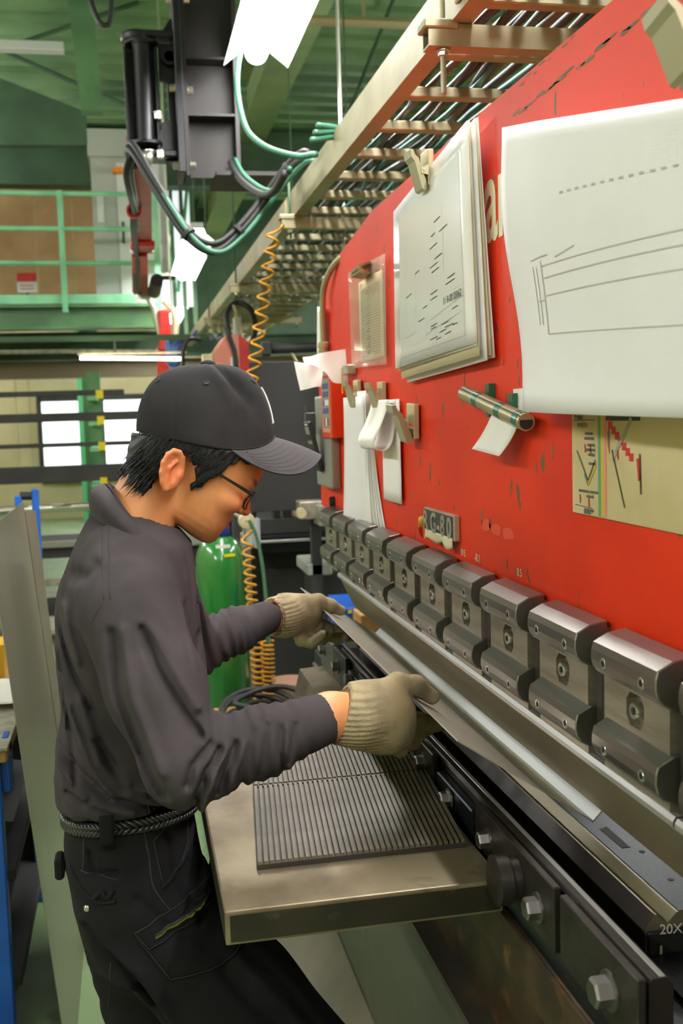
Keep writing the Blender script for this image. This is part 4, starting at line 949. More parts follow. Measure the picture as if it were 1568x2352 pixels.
# control box group at the far end of the plate
rb = thing('red_box', 'orange red control box with a printed label at the plate end', 'box')
obj('box_body', box(BM(), .523, .560, 2.76, 2.905, 1.466, 1.665, .001), 'red_box', rb)
obj('label_sheet', box(BM(), .5222, .5232, 2.775, 2.89, 1.48, 1.66), 'print_pink', rb)
obj('label_field', box(BM(), .5216, .5224, 2.785, 2.878, 1.492, 1.645), 'calc_grey', rb)
rr = random.Random(9)
for i in range(12): obj('label_cell', box(BM(), .5211, .5218, 2.79+.03*(i % 3), 2.812+.03*(i % 3), 1.53+.022*(i//3), 1.545+.022*(i//3)), ('blue_ink', 'paper_w', 'blue_ink', 'ink')[rr.randrange(4)], rb)
for i in range(3): obj('label_glyph', box(BM(), .5211, .5218, 2.795+.026*i, 2.808+.026*i, 1.498, 1.518), ('ink', 'paper_w', 'red_ink')[i], rb)
obj('label_band', box(BM(), .5211, .5218, 2.785, 2.878, 1.624, 1.632), 'red_ink', rb)
gb = thing('grey_casing', 'rounded grey casing mounted below the orange red box', 'casing')
obj('casing', box(BM(), .531, .5605, 2.835, 3.06, 1.325, 1.58, .009, seg=3), 'calc_grey', gb, 40)
kc = thing('calculator', 'black pocket calculator leaning out from the grey casing', 'calculator', None, (.508, 2.96, 1.44)); kc.rotation_euler = (0, math.radians(-13), 0)
obj('case', box(BM(), -.006, .006, -.038, .038, -.072, .072, .003), 'black_matte', kc); obj('display', box(BM(), -.0068, -.0058, -.028, .028, .036, .058), 'calc_grey', kc)
for r_ in range(5):
    for c_ in range(4): obj('key', box(BM(), -.008, -.0058, -.029+.016*c_, -.019+.016*c_, -.06+.017*r_, -.05+.017*r_, .001), 'calc_grey' if r_ > 3 else 'dark_grey', kc)
obj('print_line', box(BM(), -.0068, -.0058, -.02, .02, .062, .066), 'paper_w', kc)
hb = thing('small_hanger', 'dark toggle bracket behind the calculator', 'bracket', None, (.515, 3.07, 1.50))
obj('toggle', box(BM(), -.012, .02, -.01, .01, -.03, .035, .003), 'dark_grey', hb); obj('lever', cyl(BM(), (-.005, 0, .03), (-.005, 0, .055), .006, 10), 'dark_grey', hb)
# folded paper on the box, yellow tape, hanging slip, conduit
fp = thing('folded_paper', 'crumpled white paper folded over the orange red box', 'paper')
def fan(name, top, bot, y0, rip, n=24):
    T = spline([(a, 0, b) for a, b in top], n//(len(top)-1)); B = spline([(a, 0, b) for a, b in bot], n//(len(bot)-1)); bm = BM(); k = 8; m = len(T)
    V = [[bm.verts.new(Vector((T[i].x, y0+rip*math.sin(9*i/m+2.5*j/k), T[i].z)).lerp(Vector((B[i].x, y0-.02+rip*math.sin(7*i/m+1)+rip, B[i].z)), j/k)) for j in range(k+1)] for i in range(m)]
    fs = [bm.faces.new((V[i][j], V[i+1][j], V[i+1][j+1], V[i][j+1])) for i in range(m-1) for j in range(k)]
    bmesh.ops.recalc_face_normals(bm, faces=fs); bmesh.ops.solidify(bm, geom=fs, thickness=.0006); obj(name, bm, 'paper_w', fp, 45)
fan('front_fold', [(.445, 1.676), (.470, 1.678), (.491, 1.685), (.524, 1.690), (.558, 1.694)], [(.447, 1.660), (.473, 1.652), (.500, 1.634), (.521, 1.609), (.560, 1.607)], 2.72, .004)
fan('back_fold', [(.430, 1.668), (.454, 1.664), (.480, 1.656), (.508, 1.648)], [(.443, 1.592), (.462, 1.596), (.480, 1.600), (.498, 1.601)], 2.77, .006)
tag(obj('yellow_tape', box(BM(), .5405, .5425, 2.686, 2.700, 1.58, 1.645), 'tape_amber'), 'strip of yellow tape on the orange red box', 'tape')
hs = BM()
def S(u, v): return (.545-.03*v*0, 2.94+.10*u+.03*(1-v), 1.69+.135*v+.01*u)
grid(hs, S, 4, 8, .0004); tag(obj('hanging_slip', hs, 'paper_w', None, True), 'white slip hanging behind the tan conduit', 'paper')
cn = thing('flexible_conduit', 'tan flexible conduit running down the far edge of the plate', 'conduit')
obj('conduit', tube(BM(), spline([(.60, 2.72, 1.945), (.56, 2.78, 1.93), (.545, 2.86, 1.90), (.541, 2.92, 1.86), (.541, 2.94, 1.80), (.543, 2.95, 1.715)]), .0085, 10), 'tube_tan', cn, True)
obj('gland', lathe(BM(), [(.012, 1.70), (.014, 1.702), (.014, 1.712), (.017, 1.713), (.017, 1.725), (.012, 1.73)], (.543, 2.95, 0), 'z', 12), 'tube_tan', cn, 40)
obj('conduit_clamp', box(BM(), .545, .562, 3.00, 3.04, 1.80, 1.85, .003), 'dark_grey', cn)
sbx = BM(); box(sbx, .535, .56, 2.60, 2.66, 1.625, 1.65, .003); tag(obj('magnet_block', sbx, 'nameplate'), 'small grey magnet block under the plastic sleeve', 'magnet')
# ================================================================ around and behind the worker
# gas cylinder
gy = thing('gas_cylinder', 'tall green gas cylinder standing behind the worker', 'gas cylinder')
gx, gyy = .332, 4.2
obj('body', lathe(BM(), [(.09, 0), (.100, .01), (.100, .945), (.097, .975), (.088, 1.010), (.072, 1.038), (.05, 1.057), (.036, 1.065)], (gx, gyy, 0), 'z', 40), 'gas_green', gy, True)
obj('neck_cap', lathe(BM(), [(.040, 1.053), (.041, 1.095), (.036, 1.13), (.02, 1.145)], (gx, gyy, 0), 'z', 24), 'cap_blue', gy, True)
def on_cyl(a0, a1, z0, z1, r, nm, mat):
    def S(u, v): a = a0+(a1-a0)*u; return (gx+r*math.cos(a), gyy+r*math.sin(a), z0+(z1-z0)*v)
    obj(nm, grid(BM(), S, 8, 1), mat, gy, True)
on_cyl(-1.85, -1.15, 1.023, 1.037, .0825, 'white_label', 'paper_w'); on_cyl(-1.5, -1.0, 0.990, 1.001, .0965, 'yellow_label', 'tape_yellow')
for i in range(4): on_cyl(-.18, -.05, .89-.13*i, .94-.13*i, .1006, 'side_print', 'paper_w')
rg = thing('regulator', 'round cream dial regulator beside the cylinder valve', 'gauge')
obj('dial', lathe(BM(), [(.012, 4.10), (.028, 4.10), (.032, 4.11), (.032, 4.13), (.02, 4.14)], (.432, 0, 1.125), 'y', 28), 'clip', rg, 40)
obj('dial_face', lathe(BM(), [(.014, 4.097), (.016, 4.097), (.016, 4.101)], (.432, 0, 1.125), 'y', 20), 'paper_y', rg); obj('slot_mark', box(BM(), .424, .440, 4.0955, 4.0972, 1.124, 1.127), 'ink', rg)
obj('stem', cyl(BM(), (.40, 4.2, 1.15), (.432, 4.14, 1.125), .012, 10), 'zinc', rg)
bg = BM()
def S(u, v): return (.42+.07*u, 4.16+.01*math.sin(9*u), 1.02+.10*v+.012*math.sin(6*u+3*v))
grid(bg, S, 6, 6, .002); tag(obj('clear_bag', bg, M('plastic bag', srgb(205, 208, 210), .3, coat=.5)), 'pale plastic bag hanging behind the regulator', 'bag')
tag(obj('post', box(BM(), .425, .462, 4.28, 4.32, .0, 1.06, .003), 'nameplate'), 'grey post standing behind the coiled hose', 'post')
tag(obj('green_hose', tube(BM(), spline([(.44, 4.1, 1.13), (.468, 4.1, 1.06), (.485, 4.08, .93), (.492, 4.05, .7), (.487, 4.05, .3), (.47, 4.0, .02)]), .0075, 8), 'hose_green', None, True), 'green hose falling beside the amber coil', 'hose')
# cables and bucket on the floor stand
st2 = thing('low_stand', 'low pale stand carrying a pile of black cable behind the table', 'stand')
obj('top_board', box(BM(), .26, .62, 3.3, 3.9, .43, .455, .003), 'wood', st2)
for x in (.28, .58):
    for y in (3.33, 3.85): obj('leg', box(BM(), x-.015, x+.015, y-.015, y+.015, 0, .43), 'dark_grey', st2)
rr = random.Random(11)
for i in range(7):
    pts = []; cx, cy, a, b = .42+rr.uniform(-.03, .03), 3.55, .10+.03*rr.random(), .14+.05*rr.random()
    for k in range(14): t = 2*PI*k/14; pts.append((cx+a*math.cos(t), cy+b*math.sin(t), .468+.016*i+.01*math.sin(2*t+i)))
    tag(obj('cable_loop', tube(BM(), spline(pts+pts[:1], 3), .0095, 8), 'rubber', None, True), 'black rubber cable loop in the pile on the low stand', 'cable', 'piled cable loops')
bk = thing('pink_bucket', 'pale pink bucket rim behind the black cables', 'bucket')
obj('pail', lathe(BM(), [(.06, .30), (.085, .44), (.09, .44), (.09, .45), (.082, .45)], (.60, 4.25, 0), 'z', 24), 'pink_bucket', bk, 40)
obj('bail', tube(BM(), spline([(.52, 4.25, .44), (.60, 4.2, .36), (.68, 4.25, .44)]), .004, 6), 'zinc', bk)
tag(obj('bucket_stand', box(BM(), .50, .70, 4.15, 4.36, 0, .30, .004), 'dark_grey'), 'dark crate under the pink bucket', 'crate')
# dark screen, black pipe
ds = thing('dark_screen', 'dark grey screen board standing beyond the press', 'screen')
obj('board', box(BM(), .475, 1.0, 4.2, 4.22, 1.15, 1.74, .002), 'screen', ds); obj('foot', box(BM(), .7, .74, 4.2, 4.24, 0, 1.16), 'dark_grey', ds)
bp = thing('black_pipe', 'thick black pipe running across behind the coil hose', 'pipe')
obj('pipe', cyl(BM(), (.60, 4.6, 1.815), (1.5, 4.6, 1.83), .022, 14), 'rubber', bp, True); obj('coupling', box(BM(), .575, .615, 4.57, 4.63, 1.785, 1.845, .006), 'dark_steel_beam', bp)
obj('hanger', cyl(BM(), (.95, 4.6, 1.83), (.95, 4.6, ZC), .008, 6), 'zinc', bp)
tag(obj('tan_rod', tube(BM(), [(.605, 6.03, 2.15), (.655, 6.05, 1.955)], .008, 6), 'tray'), 'short slanted tan rod behind the coil hose', 'rod')
tag(obj('tan_rod', tube(BM(), [(.70, 4.6, 1.805), (.745, 4.6, 1.725)], .007, 6), 'tray'), 'tan rod under the black pipe', 'rod')
# second red press in the background
p2 = thing('second_press', 'red press brake in the background behind the cap, lamp haze in its pale colour', 'press brake')
obj('head_plate', prism(BM(), [(.475, 1.74), (.478, 1.87), (.56, 1.985), (.625, 1.985), (.625, 1.2), (.475, 1.2)], 6.0, 6.12), 'red_hazed', p2)
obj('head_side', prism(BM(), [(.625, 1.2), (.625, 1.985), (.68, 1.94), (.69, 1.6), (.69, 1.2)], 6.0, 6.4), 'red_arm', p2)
obj('head_top', prism(BM(), [(.48, 1.88), (.56, 1.986), (.626, 1.987), (.682, 1.942), (.682, 1.90)], 6.13, 6.4), 'red_hazed', p2)
obj('column', box(BM(), .48, .69, 6.0, 6.4, 0, 1.2), 'dark_grey', p2)
obj('paper', box(BM(), .575, .605, 5.985, 5.999, 1.76, 1.86), 'paper_w', p2)
obj('small_box', box(BM(), .42, .475, 5.98, 6.05, 1.80, 1.88, .004), 'clip', p2)
obj('power_cable', tube(BM(), spline([(.597, 5.95, 1.70), (.597, 5.95, 1.87), (.565, 5.95, 1.99), (.565, 6.0, 2.10), (.63, 6.1, 2.17), (.71, 6.1, 2.13), (.74, 6.15, 2.03), (.72, 6.2, 1.95)]), .016, 10), 'rubber', p2, True)
obj('power_cable', tube(BM(), spline([(.55, 7.9, 2.09), (.47, 7.9, 2.10), (.42, 7.9, 2.03), (.41, 7.9, 1.9)]), .014, 8), 'rubber', p2, True)
obj('switch_box', box(BM(), .655, .70, 6.5, 6.6, 2.02, 2.13, .004), 'grey_cab', p2)
bl = thing('blue_device', 'blue pneumatic device hanging left of the second press', 'device')
obj('body', box(BM(), .30, .42, 8.2, 8.3, 1.92, 2.13, .03), M('dull blue', srgb(60, 96, 150), .4), bl); obj('hook', cyl(BM(), (.36, 8.25, 2.12), (.36, 8.25, ZC), .008, 8), 'zinc', bl); obj('nozzle', cyl(BM(), (.36, 8.25, 1.93), (.36, 8.25, 1.86), .02, 8), 'blue', bl)
tag(obj('purple_cord', tube(BM(), spline([(.36, 8.0, 2.06), (.46, 8.0, 2.09), (.53, 8.0, 2.17)]), .009, 6), M('violet', srgb(70, 60, 170), .4)), 'violet cord above the blue device', 'cord')
# machinery behind the gloved far hand
mc = thing('bending_machine', 'dark machine with long beds behind the far hand', 'machine')
obj('bed', box(BM(), .50, 1.3, 4.7, 5.1, 1.00, 1.075, .006), 'dark_grey', mc); obj('bed_rail', box(BM(), .50, 1.2, 4.62, 4.72, .925, .985, .006), 'steel_black', mc)
obj('bed_top', box(BM(), .50, 1.2, 4.6, 4.62, .975, .987, .002), 'steel_bright', mc); obj('lower_body', box(BM(), .50, 1.25, 4.75, 5.4, 0, .925, .006), 'black_matte', mc)
obj('door_panel', box(BM(), .56, .78, 4.735, 4.75, .35, .84, .003), 'dark_grey', mc); obj('door_panel', box(BM(), .79, 1.1, 4.735, 4.75, .35, .84, .003), 'dark_grey', mc)
obj('carriage', box(BM(), .68, .78, 4.2, 4.5, .88, .93, .006), 'grey_cab', mc); obj('carriage_block', box(BM(), .72, .86, 4.3, 4.55, .72, .88, .006), 'dark_grey', mc)
obj('slide_block', box(BM(), .64, .74, 4.1, 4.3, 1.12, 1.19, .004), 'nameplate', mc); obj('slide_block', box(BM(), .70, .80, 4.0, 4.15, 1.10, 1.18, .004), 'calc_grey', mc); obj('slide_nut', cyl(BM(), (.642, 4.09, 1.15), (.64, 4.05, 1.15), .02, 12), 'clip', mc)
for x, h in ((.63, 1.34), (.68, 1.38), (.76, 1.36)): obj('tool_post', box(BM(), x-.016, x+.016, 4.7, 4.76, 1.07, h, .004), 'dark_steel_beam', mc)
obj('frame_back', box(BM(), .50, 1.3, 5.4, 5.5, 0, 1.5), 'dark_grey', mc)
for i, (x, z) in enumerate(((.63, 1.36), (.66, 1.41), (.72, 1.34), (.74, 1.40), (.78, 1.37))):
    bm = BM(); bmesh.ops.create_icosphere(bm, subdivisions=2, radius=.035, matrix=Matrix.Translation((x, 4.6, z)))
    for v in bm.verts: v.co += Vector((rr.uniform(-.012, .012), rr.uniform(-.012, .012), rr.uniform(-.02, .02)))
    obj('foil_wrap', bm, 'chrome', mc)
obj('robot_strut', tube(BM(), [(.47, 4.3, 1.10), (.515, 4.3, 1.24), (.55, 4.3, 1.42)], .011, 8), 'black_matte', mc)
obj('wood_chip', box(BM(), .56, .62, 4.5, 4.55, 1.15, 1.165, .004), 'wood', mc); obj('wood_shelf', box(BM(), .52, .60, 4.9, 5.0, 1.36, 1.40, .003), 'wood', mc)
obj('wood_peg', box(BM(), .745, .775, 4.05, 4.08, 1.00, 1.06, .004), 'wood', mc)
bb = thing('blue_barrier', 'blue box with a yellow dashed stripe behind the punch end', 'box')
obj('body', box(BM(), .72, .90, 3.7, 4.0, 0, .835, .004), 'blue', bb)
for i in range(7): obj('yellow_dash', box(BM(), .74+.022*i, .754+.022*i, 3.698, 3.701, .815-.017*i, .828-.017*i), 'tape_yellow', bb)
tag(obj('wooden_block', box(BM(), .70, .79, 3.30, 3.42, .80, .885, .004), 'wood'), 'wooden block behind the far end of the punch', 'block')
tag(obj('block_stand', box(BM(), .68, .82, 3.28, 3.46, 0, .80, .004), 'dark_grey'), 'dark stand under the wooden block', 'stand')

# ---------------------------------------------------------------- cantilever bar rack
ck = thing('cantilever_rack', 'green cantilever rack with yellow tipped arms before the windows', 'rack')
obj('upright', box(BM(), -.33, -.22, 9.4, 9.5, 0, 1.95), 'green_paint', ck); obj('base_beam', box(BM(), -.36, -.19, 8.6, 9.5, 0, .1), 'green_paint', ck)
for z in (1.725, 1.52, 1.315, 1.03, .80, .55):
    a = obj('arm', box(BM(), -.31, -.24, 8.74, 9.4, z-.03, z), 'mint', ck); obj('yellow_tip', box(BM(), -.24, -.185, 8.70, 8.75, z-.02, z+.045), 'tape_yellow', ck)
BR = [(-4.5, -.02, 1.755, .042, .03, 'flat steel bar on the top arms of the rack'), (-4.5, .12, 1.565, .070, .04, 'thick dark bar on the second rack arms'), (-4.5, .10, 1.345, .034, .03, 'thin dark bar on the third rack arms'), (-4.5, .05, 1.112, .130, .07, 'heavy dark bar across the foot of the windows')]
for x0, x1, z, h, d, l in BR:
    tag(obj('steel_bar', box(BM(), x0, x1, 8.8, 8.8+d*2, z-h/2, z+h/2, .004), 'dark_grey' if h > .028 else 'steel_dark'), l, 'bar')
tag(obj('steel_pipe', tube(BM(), [(-4.5, 8.9, .79), (-.1, 8.9, .84)], .035, 12), 'zinc', None, True), 'bright steel pipe low on the rack', 'pipe')
lw = thing('stock_shelf', 'low dark shelf of steel stock behind the leaning sheet', 'shelf')
obj('shelf_board', box(BM(), -3, .1, 7.5, 8.2, .60, .69, .004), 'dark_grey', lw); obj('shelf_board', box(BM(), -3, .1, 7.5, 8.2, .20, .24, .004), 'dark_grey', lw)
for x in (-2.9, -1.2, .05): obj('leg', box(BM(), x-.03, x+.03, 7.55, 7.62, 0, .6), 'dark_grey', lw)
for i, (z, m, l) in enumerate(((.70, 'zinc', 'bright strip lying on the edge of the stock shelf'), (.44, 'nameplate', 'grey bar on the lower part of the stock shelf'), (.36, 'steel_bright', 'shining bar in the stock shelf'))):
    tag(obj('stock_bar', box(BM(), -2.6, -.12+.05*i, 7.42, 7.49, z-.02, z+.02, .004), m), l, 'bar')
rp = BM(); cyl(rp, (-.47, 7.3, .30), (-.47, 7.6, .30), .045, 16); tag(obj('pipe_end', rp, 'paper_y', None, 40), 'pale round pipe end poking from the stock shelf', 'pipe')
for i, (z0, z1, m, l) in enumerate(((.02, .18, 'grey_cab', 'grey crate on the floor behind the back of the worker'), (.24, .27, 'nameplate', 'flat grey board under the stock shelf'))):
    tag(obj('floor_crate', box(BM(), -.62, -.1, 6.6, 7.1, z0, z1, .01), m), l, 'crate')
gpl = thing('machine_guard', 'pale grey machine bed visible behind the neck of the worker', 'machine')
obj('bed', box(BM(), -.05, .42, 5.6, 6.1, .86, .98, .01), 'grey_cab', gpl); obj('body', box(BM(), -.05, .42, 5.65, 6.1, 0, .86, .01), 'dark_grey', gpl)
# trolley handle
th_ = thing('blue_trolley', 'blue trolley with a padded U handle behind the leaning sheet', 'trolley')
for x in (-.452, -.385): obj('handle_post', box(BM(), x-.013, x+.013, 4.48, 4.52, .35, 1.26 if x > -.4 else 1.235, .004), 'blue', th_)
obj('cross_bar', box(BM(), -.45, -.39, 4.48, 4.52, 1.145, 1.165, .003), 'blue', th_); obj('foam_grip', cyl(BM(), (-.445, 4.5, 1.235), (-.39, 4.5, 1.232), .017, 12), 'black_matte', th_)
obj('deck', box(BM(), -.9, -.36, 4.45, 5.2, .28, .35, .008), 'blue', th_)
for x in (-.8, -.45): obj('wheel', lathe(BM(), [(.03, 4.5), (.14, 4.51), (.14, 4.55), (.03, 4.56)], (x, 0, .14), 'y', 20), 'rubber', th_)
# leaning bent sheet
lp = thing('leaning_panel', 'tall grey green sheet with a folded lip leaning against the blue bench', 'sheet metal')
def xp(z): return -.200-.085*z
bm = BM()
def S(u, v): z = .0+1.302*v; return (xp(z)-.0, 2.40+.80*u, z)
obj('sheet_face', grid(bm, S, 4, 8, .002), 'panel', lp)
bm = BM(); vv = []
def S(u, v): z = .02+1.255*v; return (xp(z)+.028*u*(.25+.75*v)+.002, 3.20+.02*u, z)
obj('folded_lip', grid(bm, S, 1, 6, .002), 'panel', lp)
for z in (.26, .32): obj('slot', box(BM(), xp(z)+.0005, xp(z)+.0045, 2.95, 3.01, z-.012, z), 'black_matte', lp)
# blue bench
bn_ = thing('blue_bench', 'chipped blue steel bench at the left edge with dark shelves', 'bench')
obj('leg', box(BM(), -.60, -.345, 2.64, 2.68, .0, .70, .004), 'blue', bn_); obj('leg', box(BM(), -.36, -.31, 3.42, 3.46, 0, .72, .004), 'blue', bn_)
obj('side_angle', box(BM(), -.345, -.325, 2.68, 2.74, .62, .76, .004), 'blue', bn_)
obj('top_board', box(BM(), -1.1, -.325, 2.62, 3.5, .715, .75, .004), 'wood', bn_); obj('top_plate', box(BM(), -1.1, -.32, 2.6, 3.5, .75, .758, .001), 'nameplate', bn_)
for z in (.12, .40): obj('shelf', box(BM(), -1.1, -.33, 2.7, 3.45, z-.012, z+.012, .003), 'dark_grey', bn_)
obj('back_panel', box(BM(), -1.1, -.33, 3.46, 3.48, .05, .70), 'black_matte', bn_)
for i, (z, x) in enumerate(((.132, -.62), (.412, -.58))):
    tag(obj('steel_offcut', prism(BM(), [(x, z), (x+.2, z), (x+.24, z+.09), (x+.1, z+.12)], 2.8, 3.3), 'dark_grey'), ('dark steel offcut on the lower bench shelf', 'dark steel offcut on the upper bench shelf')[i], 'offcut')
for i, (x, y, s) in enumerate(((-.62, 2.75, .3), (-.50, 2.95, -.2), (-.66, 3.1, .1))):
    bm = BM()
    def S(u, v): return (x+.2*u+.05*s*v, y+.22*v-.04*s*u, .762+.012*i+.02*math.sin(3*u+2*v+i)**2)
    grid(bm, S, 8, 8, .001); tag(obj('loose_paper', bm, 'paper_w', None, True), ('rumpled white paper at the near edge of the blue bench', 'rumpled white paper in the middle of the blue bench', 'white paper at the far side of the blue bench')[i], 'paper')
tag(obj('amber_box', box(BM(), -.62, -.40, 3.3, 3.42, .758, .87, .004), 'tape_amber'), 'small amber box at the back of the blue bench', 'box')
# ================================================================ the worker
pr = thing('person', 'young worker in black cap, glasses, charcoal polo and knit gloves bending over the sheet', 'person')
PY = 1.68
HO = np.array([.1015, 1.685, 1.459]); hp = math.radians(35); hyaw = math.radians(7)
FW = np.array([math.cos(hp)*math.cos(hyaw), math.cos(hp)*math.sin(hyaw), -math.sin(hp)])
SD = np.array([-math.sin(hyaw), math.cos(hyaw), 0.0]); UP = np.cross(FW, SD); UP = UP if UP[2] > 0 else -UP
def hl(X):
    q = [X[i]-np.float32(HO[i]) for i in range(3)]
    return [q[0]*a[0]+q[1]*a[1]+q[2]*a[2] for a in (FW.astype(np.float32), SD.astype(np.float32), UP.astype(np.float32))]
def hw(f, s, u): return HO+FW*f+SD*s+UP*u
def head_sdf(X, feat=True):
    f, s, u = hl(X); L = (f, s, u); as_ = np.abs(s); A = (f, as_, u)
    d = s_ell(L, (-.012, 0, .040), (.100, .074, .088))
    U = [-.101, -.096, -.088, -.079, -.066, -.055, -.045, -.037, -.030, -.015, 0.0, .012, .023, .040, .06]
    F1 = [.074, .0815, .0865, .0895, .0920, .0915, .0915, .0905, .0885, .0890, .0905, .0945, .0965, .0945, .088]
    F0 = [.045, .025, .006, -.002, -.010, -.016, -.022, -.026, -.03, -.036, -.04, -.045, -.05, -.06, -.07]
    H = [.012, .025, .038, .046, .0525, .0565, .0595, .0615, .063, .0655, .0668, .0665, .066, .067, .066]
    face = s_loft(u, f, s, U, F0, F1, H, 2.35)
    face = smax(face, smax(-.1005-u, u-.06, .004), .012)
    d = smin(d, face, .02)
    if not feat: return d
    d = smax(d, -s_ell(A, (.104, .031, -.001), (.018, .021, .0125)), .012)      # eye sockets
    d = smin(d, s_ell(A, (.078, .031, -.001), (.0135, .0155, .0115)), .004)      # lids
    d = smin(d, s_cap(A, (.0915, .010, .0175), (.079, .046, .0165), .0055, .004), .010)   # brow
    d = smin(d, s_ell(A, (.066, .047, -.024), (.022, .018, .017)), .015)         # cheekbones
    d = smin(d, s_chain(L, [(.0895, 0, .006), (.1005, 0, -.010), (.1075, 0, -.0215)], [.0058, .0068, .0084], .006), .009)
    d = smin(d, s_ell(A, (.0965, .0115, -.0255), (.0100, .0070, .0068)), .005)
    d = smax(d, -s_ell(A, (.1015, .0065, -.0335), (.004, .003, .004)), .003)
    d = smin(d, s_ell(L, (.0885, 0, -.0475), (.0105, .0205, .0055)), .006)       # lips
    d = smin(d, s_ell(L, (.0875, 0, -.0585), (.0105, .0175, .0055)), .006)
    mo = s_ell(L, (.0985, 0, -.0530), (.0085, .022, .0012)); d = smax(d, -mo, .0025)
    d = smin(d, s_ell(L, (.076, 0, -.084), (.0135, .018, .012)), .012)           # chin
    return d
def ear_sdf(X, side=-1):
    f, s, u = hl(X); s = s*side
    f0, u0 = -.037, -.034; ca, sa = math.cos(.30), math.sin(.30)
    ff = (f-f0)*ca+(u-u0)*sa; uu = -(f-f0)*sa+(u-u0)*ca
    out = .0745+.006*(-ff/.015).clip(-1.5, 1.5)
    L = (ff/1.06, s-out, uu/1.06)
    d = s_ell(L, (0, 0, 0), (.0185, .0058, .0295))
    d = smax(d, -s_ell(L, (.0005, .006, .003), (.0115, .0065, .020)), .003)
    rim = None; pts = [(.0125, .001, .013), (.010, .002, .0215), (.003, .003, .0275), (-.006, .003, .0275), (-.0135, .003, .0205), (-.017, .003, .008), (-.0158, .003, -.006), (-.010, .002, -.019), (-.003, .001, -.027)]
    d = smin(d, s_chain(L, pts, [.0028, .0034, .0036, .0038, .0038, .0036, .0036, .0036, .0048], .003), .003)
    d = smin(d, s_chain(L, [(.002, .002, .014), (-.006, .003, .002), (-.004, .002, -.012)], [.0024, .0028, .0026], .003), .004)
    d = smin(d, s_ell(L, (.0125, .001, -.004), (.0045, .0045, .0065)), .004)
    return d
def neck_sdf(X):
    d = s_cap(X, (.035, 1.685, 1.425), (-.022, 1.675, 1.315), .0525, .060)
    return d
def body_head(X):
    d = smin(head_sdf(X), neck_sdf(X), .018)
    d = smin(d, ear_sdf(X, -1), .004); d = smin(d, ear_sdf(X, 1), .004)
    d = smin(d, s_ell(X, (-.02, 1.68, 1.26), (.075, .12, .08)), .04)
    return d
mh = surface(body_head, (-.14, 1.55, 1.20), (.235, 1.81, 1.60), .0024)
# arms, trunk and legs under the clothes
SHN, ELN, WRN = (-.015, 1.505, 1.262), (.053, 1.40, 1.070), (.262, 1.465, 1.100)
SHF, ELF, WRF = (.02, 1.87, 1.255), (.100, 1.99, 1.100), (.262, 2.195, 1.108)
HIN, KNN, ANN = (-.012, 1.60, .80), (.262, 1.545, .47), (.03, 1.56, .08)
HIF, KNF, ANF = (-.015, 1.765, .80), (-.005, 1.80, .44), (-.075, 1.81, .08)
def body_rest(X):
    d = s_loft(X[2], X[0], X[1], [.78, .95, 1.1, 1.22, 1.30], [-.085, -.085, -.095, -.10, -.075], [.035, .035, .065, .07, .045], [.11, .105, .13, .165, .13], 2.2, PY)
    d = smax(d, smax(.74-X[2], X[2]-1.30, .01), .02)
    d = smin(d, s_chain(X, [SHN, ELN, WRN, (.30, 1.475, 1.10)], [.045, .036, .0315, .029], .02), .03)
    d = smin(d, s_chain(X, [SHF, ELF, WRF, (.305, 2.225, 1.10)], [.045, .036, .027, .026], .02), .03)
    d = smin(d, s_chain(X, [HIN, KNN, ANN], [.07, .05, .036], .03), .04)
    return smin(d, s_chain(X, [HIF, KNF, ANF], [.07, .05, .036], .03), .04)
mb = surface(body_rest, (-.16, 1.33, .02), (.38, 2.29, 1.34), .0075)
bmj = bmesh.new(); bmj.from_mesh(mh); bmj.from_mesh(mb)
body = obj('body', bmj, None, pr, True); bpy.data.meshes.remove(mh); bpy.data.meshes.remove(mb)
# skin colour, lips and brows as a colour attribute
co = np.zeros(len(body.data.vertices)*3, np.float32); body.data.vertices.foreach_get('co', co); co = co.reshape(-1, 3)
f, s, u = hl([co[:, 0], co[:, 1], co[:, 2]]); as_ = np.abs(s)
base = np.array(srgb(222, 150, 96)[:3]); red = np.array(srgb(214, 106, 72)[:3]); lip = np.array(srgb(190, 92, 80)[:3]); brow = np.array(srgb(58, 44, 40)[:3])
def g(d2, r): return np.exp(-d2/(r*r))[:, None]
C = np.tile(base, (len(co), 1))
wr = .75*g((f-.10)**2+s**2+(u+.022)**2, .022)+.45*g((f-.075)**2+(as_-.05)**2+(u+.03)**2, .022)+.65*g((f+.037)**2+(as_-.076)**2+(u+.034)**2, .035)
C = C*(1-wr.clip(0, 1))+red*wr.clip(0, 1)
ml = np.clip(1.6*np.exp(-((u+.053)/.0085)**4-(s/.021)**4)*(f > .075), 0, 1)[:, None]; C = C*(1-ml)+lip*ml
mbw = np.clip(1.3*np.exp(-((u-.0185-.002*(as_/.03))/.0042)**4-((as_-.029)/.02)**4)*(f > .06), 0, .85)[:, None]; C = C*(1-mbw)+brow*mbw
at = body.data.color_attributes.new('tone', 'FLOAT_COLOR', 'POINT'); at.data.foreach_set('color', np.concatenate([C, np.ones((len(C), 1))], 1).astype(np.float32).ravel())
sk = M('skin', base.tolist()+[1], .48, spec=.4, bump=.06, bs=500); nt = sk.node_tree; bs_ = nt.nodes['Principled BSDF']
ca = nt.nodes.new('ShaderNodeVertexColor'); ca.layer_name = 'tone'; nt.links.new(ca.outputs['Color'], bs_.inputs['Base Color'])
body.data.materials.append(sk)
for sg_ in (-1, 1):
    c = hw(.0765, .031*sg_, -.0015); bm = BM(); bmesh.ops.create_uvsphere(bm, u_segments=16, v_segments=10, radius=.0118, matrix=Matrix.Translation(c))
    obj('eye', bm, M('eye white', srgb(225, 215, 205), .3), pr, True)
